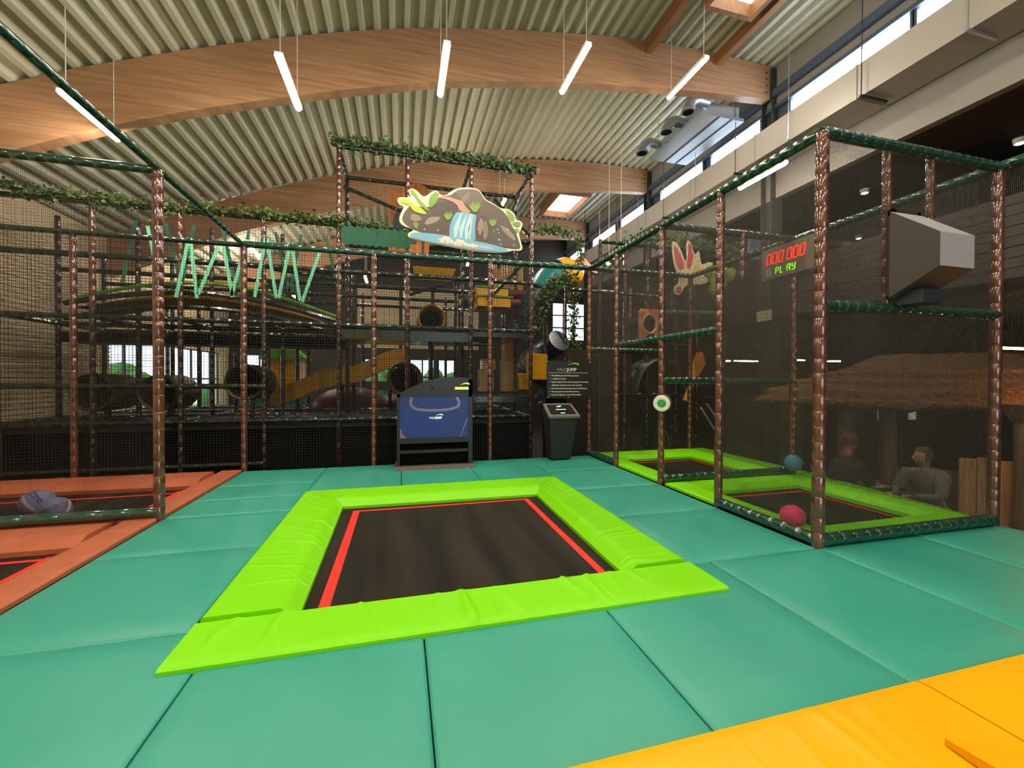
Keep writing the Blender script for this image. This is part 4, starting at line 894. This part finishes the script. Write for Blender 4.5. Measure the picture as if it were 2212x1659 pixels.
for nm, pp, rgb in (('leaf', [(300, 450), (330, 415), (410, 430), (480, 480), (560, 510), (620, 575), (540, 575), (450, 550), (410, 475), (330, 470)], (166, 184, 50)), ('leaf', [(415, 300), (460, 295), (520, 400), (600, 470), (645, 540), (590, 520), (500, 420), (470, 370), (430, 345)], (118, 152, 52)),
                    ('leaf', [(700, 300), (740, 290), (750, 340), (720, 420), (650, 510), (630, 420), (650, 350)], (108, 144, 50)), ('leaf', [(1560, 410), (1600, 420), (1680, 480), (1670, 560), (1620, 550), (1580, 480)], (124, 150, 80)),
                    ('leaf', [(1640, 580), (1700, 545), (1765, 560), (1730, 620), (1660, 600)], (110, 140, 78)), ('leaf', [(1660, 640), (1740, 640), (1720, 680), (1690, 690)], (120, 148, 80)), ('leaf', [(450, 680), (520, 675), (500, 770), (460, 730)], (112, 138, 60))):
    flat(wsn, nm, smoothp(pp, 1), c(nm+str(rgb[0]), rgb), YB-.0115, .002)
for gx, gy, s in ((1180, 490, 1.0), (860, 620, .8), (1400, 640, .75)):
    pp = [(gx-20*s, gy)]
    for k, (a, h) in enumerate(((-55, 110), (-30, 140), (-5, 145), (25, 150), (50, 140))): pp += [(gx+(a-12)*s, gy-h*s*.55), (gx+a*s, gy-h*s), (gx+(a+12)*s, gy-h*s*.6)]
    pp += [(gx+25*s, gy-10)]
    flat(wsn, 'grass_tuft', pp, c('tuft', (116, 150, 72)), YB-.0135, .002)
mb = MB()
for px, py, r in ((585, 755, 9), (740, 750, 10), (1410, 700, 7), (1460, 670, 10), (1475, 710, 8), (1585, 660, 11), (1480, 800, 14), (1500, 850, 9), (1210, 690, 8), (1300, 760, 8), (1665, 850, 10)):
    x, z = Z(px, py); mb.sphere((x, YB-.0115, z), r*.0015, 8, 5, (1, .2, 1))
mb.build('speckles', c('speck', (190, 176, 168)), wsn)

# ================================================================ RIGHT BACKGROUND (behind the right cage)
# second climbing frame behind the right cage
fr = thing('climbing_tower', (6, 9.0, ZF), 'dark climbing frame with green-edged decks behind the right cage', 'climbing frame')
for x in (4.45, 5.1, 5.7, 6.5, 7.1, 7.9):
    post(fr, x, 8.9, ZF, 4.75, .042, M_DARKFOAM if x != 5.1 else M_FOAM, 8, seg=.2)
for x in (4.45, 6.5, 7.9): post(fr, x, 11, ZF, 4.2, .042, M_DARKFOAM, 8, seg=.2)
for p0, p1, m_ in (((4.45, 8.9, 4.7), (7.9, 8.9, 4.7), M_GREENDARK), ((6.0, 8.9, 3.15), (7.9, 8.9, 3.2), M_GPL), ((3.7, 8.9, 3.55), (6.6, 8.9, 3.5), M_GREENDARK), ((4.45, 8.9, 1.15), (6.6, 8.9, 1.15), M_GREENDARK), ((6.6, 8.9, 3.5), (7.9, 8.4, 4.4), M_GREENDARK), ((6.0, 8.9, 2.35), (7.0, 8.9, 2.35), M_GREENFOAM), ((5.4, 8.85, 1.8), (5.75, 8.85, 1.1), M_GREENDARK)):
    rail(fr, p0, p1, .045, m_, 8, seg=.2)
for q in ((6.0, 7.9, 8.95, 11, 3.0, 3.14, M_DARK), (4.5, 7.9, 8.95, 11, .9, 1.08, M_DARK)): mb = MB(); mb.box(*q[:6], bev=.02); mb.build('deck', q[6], fr)
net(fr, (4.45, 8.93), (7.9, 8.93), 1.1, 4.7, N_FAR)
mb = MB(); mb.box(3.7, 5.35, 9.0, 9.06, ZF, 2.2); mb.box(6.0, 7.9, 9.3, 9.36, 1.2, 3.0); mb.build('wall_panel', M_BROWNB, fr)
gp = thing('crawl_wall', (5.75, 8.8, 2.6), 'orange leaf-patterned panel with a round hole behind the right cage', 'panel')
mb = MB(); cx, cz, r = 5.70, 2.83, .17; n = 24; x0, x1, z0, z1 = 5.42, 6.02, 2.33, 3.18
ring = [(cx+r*math.cos(2*PI*i/n), cz+r*1.18*math.sin(2*PI*i/n)) for i in range(n)]
def sq(a):
    dx, dz = math.cos(a), math.sin(a); t = min(((x1-cx) if dx > 0 else (cx-x0))/max(abs(dx), 1e-6), ((z1-cz) if dz > 0 else (cz-z0))/max(abs(dz), 1e-6)); return (cx+dx*t, cz+dz*t)
outr = [sq(2*PI*i/n) for i in range(n)]
vs = [(a, 8.8, b) for a, b in ring]+[(a, 8.8, b) for a, b in outr]+[(a, 8.84, b) for a, b in ring]+[(a, 8.84, b) for a, b in outr]
fs = []
for i in range(n):
    j = (i+1) % n; fs += [(i, j, n+j, n+i), (2*n+i, 3*n+i, 3*n+j, 2*n+j), (i, 2*n+i, 2*n+j, j), (n+i, n+j, 3*n+j, 3*n+i)]
mb.add(vs, fs); mb.build('board', mat('leaf_print', (206, 150, 92), .5, noise=((176, 82, 46), 5, (1, 1, 1), 2)), gp)
mb = MB(); rr_ = [[(cx+q*math.cos(2*PI*i/n), yy, cz+q*1.18*math.sin(2*PI*i/n)) for yy, q in ((8.79, r), (8.77, r+.02), (8.79, r+.035))] for i in range(n)]; rr_.append(rr_[0]); mb.rings(rr_, caps=False); mb.build('hole_rim', mat('cream_rim', (196, 186, 150), .5), gp, smooth=True)
mb = MB(); mb.sphere((5.75, 8.78, 2.42), .2, 14, 8, (1.1, .3, .8)); mb.build('dark_bush_print', M_HOLE, gp, smooth=True)
# big black tunnel dome
dt = thing('tunnel_mouth', (5.9, 8.7, 1.15), 'large dark arched tunnel mouth behind the right cage', 'tunnel')
mb = MB(); n = 20; rs_ = []
for yy, q in ((8.75, .62), (8.7, .66), (8.75, .70), (9.4, .70)): rs_.append([(6.0+q*math.cos(PI*i/n), yy, 1.15+q*1.25*math.sin(PI*i/n)) for i in range(n+1)])
mb.grid(lambda u, v: rs_[round(v*3)][round(u*n)], n, 3); mb.build('arch', mat('tunnel_shell', (44, 48, 50), .35), dt, smooth=True)
mb = MB(); mb.prism([(6.0+.62*math.cos(PI*i/n), 1.15+.76*math.sin(PI*i/n)) for i in range(n+1)], 'y', 9.0, 9.05); mb.build('curtain', mat('tunnel_grey', (52, 52, 50), .7, noise=((34, 34, 34), 2, (1, 1, 1), 3)), dt)
mb = MB(); mb.prism([(6.65, 1.5), (6.95, 2.15), (7.1, 2.2), (7.2, 1.9), (7.0, 1.6)], 'y', 8.7, 8.74); mb.build('orange_fin', mat('orange_fin', (216, 142, 40), .4), dt)
mb = MB(); mb.path([(6.6, 8.68, 1.0), (6.85, 8.68, 1.6), (6.78, 8.68, 1.95)], .06, 8); mb.build('yellow_trim', M_YPL, dt, smooth=True)
# stairs
ss = thing('steps', (6.6, 8.6, ZF), 'dark wooden stairs with a pale handrail behind the far right trampoline', 'stairs')
for k in range(7):
    mb = MB(); mb.box(6.25, 6.95, 8.35+.12*k, 8.75+.12*k, -.65+.2*k, -.6+.2*k); mb.build('tread', M_BROWNB, ss)
for dx in (6.22, 6.98): mb = MB(); mb.path([(dx, 8.3, -.75), (dx, 9.3, .9)], .035, 6); mb.build('stringer', M_BLACKM, ss)
mb = MB(); mb.path([(6.9, 8.3, .95), (7.45, 8.4, .35)], .02, 8); mb.path([(6.75, 8.3, .85), (7.3, 8.4, .2)], .02, 8); mb.build('handrail', M_WHITE, ss)
# winged sign
fs_ = thing('winged_sign', (6.5, 8.6, 4.0), 'pink and cream winged cut-out sign behind the right cage', 'sign')
def wing(pts, m_, y, nm, d=.02): mb = MB(); mb.prism(smoothp(pts, 2), 'y', y-d, y); mb.build(nm, m_, fs_)
wcr = mat('wing_cream', (206, 196, 164), .5); wpk = mat('wing_pink', (190, 70, 80), .5); wye = mat('wing_yellow', (206, 178, 96), .5)
wing([(6.12, 4.72), (6.2, 4.78), (6.36, 4.62), (6.5, 4.3), (6.56, 4.35), (6.52, 4.66), (6.56, 4.84), (6.66, 4.76), (6.76, 4.45), (6.88, 4.62), (6.92, 4.4), (6.95, 4.25), (7.15, 4.35), (7.32, 4.33), (7.1, 4.15), (7.0, 4.0), (7.15, 3.95), (7.12, 3.82), (6.8, 3.78), (6.5, 3.75), (6.38, 3.5), (6.22, 3.5), (6.18, 3.68), (6.35, 3.8), (6.3, 4.0), (6.2, 4.2)], wcr, 8.6, 'board')
wing([(6.17, 4.68), (6.3, 4.58), (6.46, 4.25), (6.45, 4.1), (6.3, 4.1), (6.2, 4.4)], wpk, 8.575, 'wing', .005); wing([(6.57, 4.76), (6.68, 4.66), (6.72, 4.35), (6.6, 4.1), (6.52, 4.2), (6.58, 4.5)], wpk, 8.575, 'wing', .005)
wing([(6.7, 4.15), (6.88, 4.3), (7.05, 4.2), (6.9, 4.0), (6.7, 3.98)], wye, 8.575, 'petal', .005); wing([(6.24, 3.55), (6.38, 3.55), (6.4, 3.68), (6.28, 3.72)], wpk, 8.575, 'petal', .005)
# yellow-green tree cut-out
tsn = MB()
for k in range(14):
    rr = random.Random(k); tsn.sphere((6.9+rr.uniform(-.35, .35), 7.9, 3.75+rr.uniform(-.28, .22)), rr.uniform(.1, .17), 10, 6, (1, .15, 1))
o = tsn.build('tree_sign', mat('tree_print', (150, 156, 50), .5, noise=((70, 96, 56), 3, (1, 1, 1), 2)), smooth=True); tag(o, 'yellow-green treetop cut-out left of the scoreboard', 'sign'); m9 = MB(); m9.box(6.87, 6.93, 7.93, 7.96, ZF, 3.8); m9.build('stem', M_DARKFOAM, o)

# mezzanine on the right
mz = MB(); mz.box(9.3, 9.45, -5, 16, 2.95, 3.15); mz.box(9.3, 24, -5, 16, 2.95, 3.1); mz2 = mz.build('wall_mezzanine', M_CHAR); struct(mz2); mz2['label'] = 'dark mezzanine edge of the side hall'
for k in range(8):
    mb = MB(); mb.box(9.26, 9.3, -5, 16, 3.12+.165*k, 3.27+.165*k); mb.build('board', M_BROWNB, mz2)
# upper window with blinds behind mezzanine
mb = MB(); mb.box(9.1, 9.9, 9.4, 9.42, 4.8, 5.45); mb.box(10.2, 12.4, 9.4, 9.42, 4.4, 5.2)
o = struct(mb.build('window_40', mat('blind_lit', (150, 160, 180), .5, emit=(150, 160, 186), es=.55))); o['label'] = 'high window with pale slatted blinds'
mb = MB()
for k in range(14): mb.box(10.2, 12.4, 9.36, 9.39, 4.42+.056*k, 4.445+.056*k)
for k in range(11): mb.box(9.1, 9.9, 9.36, 9.39, 4.82+.056*k, 4.845+.056*k)
mb.build('blind_slats', mat('slat_grey', (150, 154, 166), .5), o, kind='stuff')
mb = MB(); mb.box(8.4, 24, 9.45, 9.6, 3.1, 5.6); struct(mb.build('wall_upper', M_CHAR))
mb = MB(); mb.cyl((9.2, 9.0, 4.3), (12.6, 9.3, 4.75), .03, 6); mb.cyl((10.6, 9.1, 4.45), (10.6, 9.1, 3.1), .03, 6); o = mb.build('handrail', M_BLACKM); tag(o, 'black handrail in front of the high slatted window', 'handrail')
mb = MB(); mb.box(8.6, 12.5, 9.2, 9.35, 5.35, 5.5); struct(mb.build('trim_20', M_GLU2))
mb = MB(); mb.box(7.95, 8.02, 7.6, 7.95, 2.85, 3.08); o = mb.build('wall_box', mat('cream_box', (180, 170, 140), .5)); tag(o, 'small cream box mounted on the dark steel column', 'box')
for k, (x, y, z, L, lab) in enumerate(((11.9, 12.3, 2.16, 1.0, 'long warm strip light in the far hall left of the front cage post'), (13.7, 11.8, 2.2, .5, 'short strip light just left of the front cage post'), (13.9, 10.7, 2.12, .5, 'short strip light just right of the front cage post'), (18.4, 9.6, 2.14, .35, 'tiny strip light beside the right corner post of the cage'), (9.4, 10.5, 2.05, .35, 'short strip light behind the second netted trampoline'), (12.6, 5.9, 2.18, .9, 'strip light at the right picture edge above the glowing thatch'), (12.6, 6.1, 2.02, .9, 'lower strip light at the right picture edge above the glowing thatch'))):
    t = thing('strip_light', (x, y, z), lab, 'lamp', 'strip lights of the side hall')
    mb = MB(); mb.box(x-L/2, x+L/2, y, y+.08, z, z+.05); mb.build('diffuser', M_STRIPL, t)
    mb = MB(); mb.box(x-L/2, x+L/2, y, y+.08, z+.05, z+.1); mb.cyl((x, y+.04, z+.1), (x, y+.04, 2.95), .01, 5); mb.build('housing', M_BLACKM, t)
# dark partitions deep in side hall
mb = MB(); mb.box(13.5, 13.7, -4, 20, ZF, .9); struct(mb.build('wall_cafe', M_BROWNB))
for k, (x, y, w_, z0, z1, e) in enumerate(((8.45, 5.2, .15, .78, 1.16, 0), (9.05, 5.4, .16, .62, 1.1, 1), (9.35, 5.3, .14, .62, 1.1, 1), (9.95, 5.1, .2, .6, 1.08, 1), (10.8, 4.4, .28, .6, 1.1, 2), (11.6, 4.4, .5, .55, 1.0, 3))):
    pass
# ---------------------------------------------------------------- thatched hut
HX, HY = 10.3, 5.75
ht = thing('thatched_hut', (HX, HY, ZF), 'wooden hut with a wide shaggy thatched roof in the side hall', 'hut')
mb = MB(); rsn = 56; rings = []
rr = random.Random(9)
wob = [rr.uniform(-.06, .06) for _ in range(rsn)]
for q, z in ((3.55, 1.08), (3.62, 1.12), (3.3, 1.32), (2.6, 1.55), (1.9, 1.75), (1.35, 1.98), (1.2, 2.0)):
    rings.append([(HX+(q+wob[i]*(1 if q > 3 else .5))*math.cos(2*PI*i/rsn), HY+.66*(q+wob[i]*(1 if q > 3 else .5))*math.sin(2*PI*i/rsn), z+(wob[(i*7) % rsn]*1.0 if q > 3 else wob[(i*5) % rsn]*.4)) for i in range(rsn)])
rings.insert(0, [(HX+3.3*math.cos(2*PI*i/rsn), HY+.66*3.3*math.sin(2*PI*i/rsn), 1.16) for i in range(rsn)])
mb.rings(rings); mb.build('thatch', M_THATCH, ht, smooth=True)
mb = MB()
for k in range(2600):
    a = rr.uniform(PI*.6, PI*1.95); q = rr.choice((3.5, 3.5, 3.3, 2.8, 2.3)); z = interp([(1.2, 2.0), (1.9, 1.77), (2.6, 1.57), (3.3, 1.34), (3.6, 1.1)], q)
    p = Vector((HX+q*math.cos(a), HY+.66*q*math.sin(a), z+.02)); d = Vector((math.cos(a), .66*math.sin(a), -.28+rr.uniform(-.2, .15))).normalized(); d = (d+Vector((-math.sin(a), math.cos(a), 0))*rr.uniform(-.5, .5)).normalized()
    s = Vector((-math.sin(a), math.cos(a), 0))*.008; e = p+d*rr.uniform(.15, .38)
    mb.add([p-s, p+s, e, p+Vector((0, 0, .012))], [(0, 1, 2), (1, 3, 2), (3, 0, 2)])
mb.build('straw', M_STRAW, ht, kind='stuff', fix=False)
def hp_(dx, dy): return (HX+dx, HY+dy)
for k, (x, y) in enumerate(((7.2, 5.35), (7.6, 5.0), (9.1, 3.6), (10.4, 3.3), (12.3, 4.3), (9.8, 4.45))):
    mb = MB(); mb.path([(x, y, ZF), (x+.02, y-.01, 0), (x, y, 1.3)], [.13, .12, .11], 12); mb.build('log_post', M_LOG, ht, smooth=True)
mb = MB(); mb.box(8.6, 13.0, 7.25, 7.35, ZF, 1.2); mb.box(12.9, 13.0, 3.5, 7.25, ZF, 1.2); mb.build('back_wall', M_DARK, ht)
for k in range(7):
    x = 7.95+k*.0; 
    a = (7.6+k*.27, 5.0-k*.235); b = (7.6+(k+.93)*.27, 5.0-(k+.93)*.235)
    mb = MB(); frus(mb, [(a[0], a[1], ZF), (b[0], b[1], ZF), (b[0]+.03, b[1]+.03, ZF), (a[0]+.03, a[1]+.03, ZF)], [(a[0], a[1], .12+.02*(k % 2)), (b[0], b[1], .12), (b[0]+.03, b[1]+.03, .12), (a[0]+.03, a[1]+.03, .12+.02*(k % 2))]); mb.build('low_board', M_LOG, ht)
# small bright openings in the hut
M_OPEN = mat('lit_opening', (200, 190, 150), .5, emit=(206, 196, 150), es=.9); M_OPENB = mat('lit_opening_blue', (180, 200, 210), .5, emit=(176, 200, 210), es=.7)
for k, (x, z0, w_, h, m_) in enumerate(((10.72, .6, .10, .62, M_OPEN), (11.08, .6, .10, .6, M_OPEN), (11.72, .58, .17, .6, M_OPEN), (9.95, .55, .3, .62, mat('dim_blue', (50, 70, 86), .5)))):
    mb = MB(); mb.box(x, x+w_, 7.2, 7.25, z0, z0+h); mb.build('wall_opening', m_, ht)
# pale board barrier at the right edge
br = thing('board_barrier', (7.9, 4.0, ZF), 'pale wooden board barrier at the right edge of the picture', 'barrier')
for k in range(13):
    x = 7.60+k*.155; y = 4.08-k*.11; mb = MB(); h = .42+.02*math.sin(k*2.1)
    frus(mb, [(x, y, ZF), (x+.148, y-.105, ZF), (x+.165, y-.08, ZF), (x+.017, y+.025, ZF)], [(x+.004, y, h), (x+.144, y-.102, h), (x+.161, y-.078, h), (x+.021, y+.025, h)]); mb.build('board', M_TAN, br)
mb = MB(); mb.path([(7.98, 3.62, ZF), (7.99, 3.62, .3), (7.98, 3.62, 1.12)], [.105, .10, .10], 14); mb.path([(7.98, 3.62, .95), (7.98, 3.62, 1.12), (7.98, 3.62, 1.2)], [.11, .22, .26], 14); mb.build('log_post', M_LOG, br, smooth=True)
# amber lamp out of view, added to make the thatch eave glow
al = thing('added_amber_lamp', (8.45, 3.15, 1.2), 'unseen amber lamp added just past the right edge to light the thatch eave', 'lamp')
mb = MB(); mb.sphere((8.4, 3.25, 1.45), .07, 10, 8); mb.build('bulb', mat('added_amber_bulb', (255, 150, 30), .3, emit=(255, 140, 24), es=480), al)
mb = MB(); mb.cyl((8.4, 3.25, ZF), (8.4, 3.25, 1.4), .02, 8); mb.build('stem', M_BLACKM, al)
mb = MB(); mb.box(12.2, 13.4, 2.2, 2.25, .5, 1.05); o = struct(mb.build('window_41', mat('far_day_pane', (220, 235, 240), .4, emit=(214, 232, 240), es=1.4))); o['label'] = 'bright window beyond the barrier'

# ================================================================ PEOPLE
def person(name, joints, edges, mats_, lab, parent_loc, head_c, head_r, face_dir, hair_m, skin_m, cloth_m, hands):
    t = thing(name, parent_loc, lab, 'person')
    def skin(nm, J, E, m, sub=2):
        me = bpy.data.meshes.new(nm); keys = list(J); me.from_pydata([J[k][0] for k in keys], [(keys.index(a), keys.index(b)) for a, b in E], [])
        o = link(nm, me, t); me.materials.append(m)
        md = o.modifiers.new('skin', 'SKIN'); md.use_smooth_shade = True
        for i, k in enumerate(keys):
            r = J[k][1]; me.skin_vertices[0].data[i].radius = (r, r) if not isinstance(r, tuple) else r
        me.skin_vertices[0].data[0].use_root = True
        s = o.modifiers.new('sub', 'SUBSURF'); s.levels = sub; s.render_levels = sub
        return o
    skin('body', joints, edges, cloth_m)
    hx, hy, hz = head_c; f = Vector(face_dir).normalized(); s_ = Vector((-f.y, f.x, 0)); u = Vector((0, 0, 1))
    mb = MB(); mb.sphere((0, 0, 0), 1, 20, 14); vs = []
    for v in mb.v:
        p = Vector(v); a, b, c_ = p.x, p.y, p.z
        w_ = head_r*(.80-.12*max(0, -c_)); q = f*a*head_r*(1.0 if a < 0 else .93)+s_*b*w_+u*c_*head_r*1.18
        if a > 0 and c_ < -.2: q += f*head_r*.06
        vs.append(tuple(Vector(head_c)+q))
    mb.v = vs
    mb.path([Vector(head_c)-u*head_r*.8-f*head_r*.2, Vector(head_c)-u*head_r*1.75-f*head_r*.3], [head_r*.5, head_r*.55], 12)      # neck
    mb.sphere(Vector(head_c)+f*head_r*1.0-u*head_r*.12, head_r*.17, 8, 6, (1, 1, 1.3))       # nose
    for sg in (-1, 1): mb.sphere(Vector(head_c)+s_*sg*head_r*.80-f*head_r*.05-u*head_r*.08, head_r*.2, 8, 6, (.6, .6, 1.3))
    h = mb.build('head', skin_m, t, smooth=True)
    mb = MB()
    for sg in (-1, 1): mb.sphere(Vector(head_c)+f*head_r*.84+s_*sg*head_r*.33+u*head_r*.06, head_r*.1, 8, 6)
    mb.build('eyes', M_HOLE, h)
    mb = MB(); mb.sphere(Vector(head_c)+f*head_r*.88-u*head_r*.52, head_r*.2, 8, 6, (1, 1, .3)); mb.build('mouth', mat('lip', (150, 82, 74), .5), h)
    mb = MB(); mb.sphere((0, 0, 0), 1, 22, 14); vs = []
    for v in mb.v:
        p = Vector(v); k = 1+.05*math.sin(9*p.x+5*p.z)+.05*math.sin(11*p.y)
        if p.x > .35 and p.z < .45: k *= .72
        if p.z < -.45: k *= .8
        vs.append(tuple(Vector(head_c)-f*head_r*.08+u*head_r*.10+(f*p.x*1.04+s_*p.y*.94+u*p.z*1.18)*head_r*k))
    mb.v = vs; mb.build('hair', hair_m, t, smooth=True)
    for (w0, d, palm_n) in hands:      # wrist point, direction, palm normal
        w0 = Vector(w0); d = Vector(d).normalized(); pn = Vector(palm_n).normalized(); sd = d.cross(pn).normalized()
        J = {'w': (tuple(w0), (.022, .016)), 'p': (tuple(w0+d*.05), (.034, .015)), 'k': (tuple(w0+d*.085), (.036, .013))}; E = [('w', 'p'), ('p', 'k')]
        skin('hand', J, E, skin_m, 1)
        for i, (o_, L_) in enumerate(((-.027, .058), (-.009, .07), (.009, .066), (.027, .052))):
            b = w0+d*.085+sd*o_; mb = MB(); mb.path([b, b+d*L_*.45+pn*.006, b+d*L_*.75+pn*.022, b+d*L_*.9+pn*.04], [.0095, .009, .008, .0065], 8); mb.build('finger', skin_m, t, smooth=True)
        b = w0+d*.03-sd*.03; mb = MB(); mb.path([b, b-sd*.022+d*.025+pn*.01, b-sd*.025+d*.05+pn*.022], [.011, .0105, .008], 8); mb.build('thumb', skin_m, t, smooth=True)
    return t
SK = mat('skin', (186, 132, 106), .55)
px, py = 7.03, 4.13
B = lambda dx, dy, z: (px+dx, py+dy, z)
J = {'pel': (B(.18, -.02, -.30), (.19, .15)), 'sp1': (B(.14, .0, -.08), (.20, .15)), 'chest': (B(.05, .02, .10), (.21, .16)), 'neck': (B(-.02, .04, .28), (.09, .08)),
     'shl': (B(-.06, .20, .20), .10), 'ell': (B(-.16, .26, -.06), .065), 'wrl': (B(-.38, .14, -.06), .04),
     'shr': (B(.02, -.17, .20), .10), 'elr': (B(-.12, -.24, -.06), .065), 'wrr': (B(-.36, -.08, -.05), .04),
     'hl': (B(.12, .12, -.36), .12), 'kl': (B(-.30, .18, -.34), .09), 'al': (B(-.34, .18, -.74), .055), 'fl': (B(-.5, .18, -.77), .045),
     'hr': (B(.14, -.12, -.36), .12), 'kr': (B(-.28, -.14, -.34), .09), 'ar': (B(-.32, -.14, -.74), .055), 'fr': (B(-.48, -.14, -.77), .045)}
E = [('pel', 'sp1'), ('sp1', 'chest'), ('chest', 'neck'), ('chest', 'shl'), ('shl', 'ell'), ('ell', 'wrl'), ('chest', 'shr'), ('shr', 'elr'), ('elr', 'wrr'), ('pel', 'hl'), ('hl', 'kl'), ('kl', 'al'), ('al', 'fl'), ('pel', 'hr'), ('hr', 'kr'), ('kr', 'ar'), ('ar', 'fr')]
person('person', J, E, None, 'person in a grey sweater sitting with the back to the cage, head bent', (px+.15, py, ZF), B(-.03, .03, .45), .105, (-.9, .5, -.1), mat('hair_grey', (92, 78, 64), .8, noise=((60, 50, 42), 20, (1, 1, 1), 3)), SK, mat('grey_knit', (128, 122, 112), .9, bump=(80, .4, .01)),
       [(B(-.385, .14, -.06), (-1, 0, .1), (0, 0, -1)), (B(-.37, -.08, -.05), (-1, .3, .1), (0, 0, -1))])
px, py = 6.35, 4.75
J2 = {k: ((px-(v[0][0]-6.95)*.9, py+(v[0][1]-4.15), v[0][2]+.05), v[1]) for k, v in J.items()}
J2['al'] = ((J2['al'][0][0], J2['al'][0][1], -.74), .055); J2['ar'] = ((J2['ar'][0][0], J2['ar'][0][1], -.74), .055); J2['fl'] = ((J2['fl'][0][0], J2['fl'][0][1], -.77), .045); J2['fr'] = ((J2['fr'][0][0], J2['fr'][0][1], -.77), .045)
for k, v in list(J2.items()): J2[k] = ((v[0][0]+.15, v[0][1], v[0][2]), v[1])
wl2, wr2 = J2['wrl'][0], J2['wrr'][0]
person('person', J2, E, None, 'person in a dark jacket sitting behind the front cage post, facing right', (px-.1, py, ZF), (px+.17, py+.03, .58), .11, (.95, -.1, 0), mat('hair_brown', (110, 74, 48), .8, noise=((70, 46, 30), 20, (1, 1, 1), 3)), SK, mat('dark_jacket', (28, 32, 36), .8, bump=(40, .3, .01)),
       [((wl2[0]+.02, wl2[1], wl2[2]), (1, 0, .1), (0, 0, -1)), ((wr2[0]+.02, wr2[1], wr2[2]), (1, 0, .1), (0, 0, -1))])
def stool(x, y, lab):
    t = thing('stool', (x, y, ZF), lab, 'stool')
    mb = MB(); mb.tube((x, y, -.44), (x, y, -.38), [(0, .19), (.02, .2), (.06, .19)], 18); mb.build('seat', M_LOG, t, smooth=True)
    for a in range(4):
        mb = MB(); ca, sa = math.cos(a*PI/2+.5), math.sin(a*PI/2+.5); mb.cyl((x+.18*ca, y+.18*sa, ZF), (x+.12*ca, y+.12*sa, -.44), .022, 8); mb.build('leg', M_LOG, t)
stool(7.21, 4.11, 'round wooden stool under the person in the grey sweater'); stool(6.36, 4.8, 'round wooden stool under the person in the dark jacket')
tb = thing('cafe_table', (6.75, 4.7, ZF), 'small dark table between the two seated people', 'table')
mb = MB(); mb.box(6.45, 6.95, 4.3, 5.0, -.06, -.02, bev=.01); mb.build('tabletop', M_BROWNB, tb); mb = MB(); mb.cyl((6.72, 4.65, ZF), (6.72, 4.65, -.06), .04, 10); mb.cyl((6.72, 4.65, ZF), (6.72, 4.65, ZF+.03), .22, 16); mb.build('pedestal', M_BLACKM, tb)
mb = MB(); mb.box(6.5, 6.78, 4.4, 4.72, -.02, -.005); o = mb.build('menu_sheet', mat('menu_paper', (214, 196, 204), .6)); tag(o, 'pale printed sheet lying on the dark table', 'paper')
mb = MB()
for k in range(9): mb.box(6.53+.028*k, 6.54+.028*k, 4.43, 4.68, -.005, -.003)
mb.build('print_lines', mat('print_pink', (140, 110, 124), .6), o)
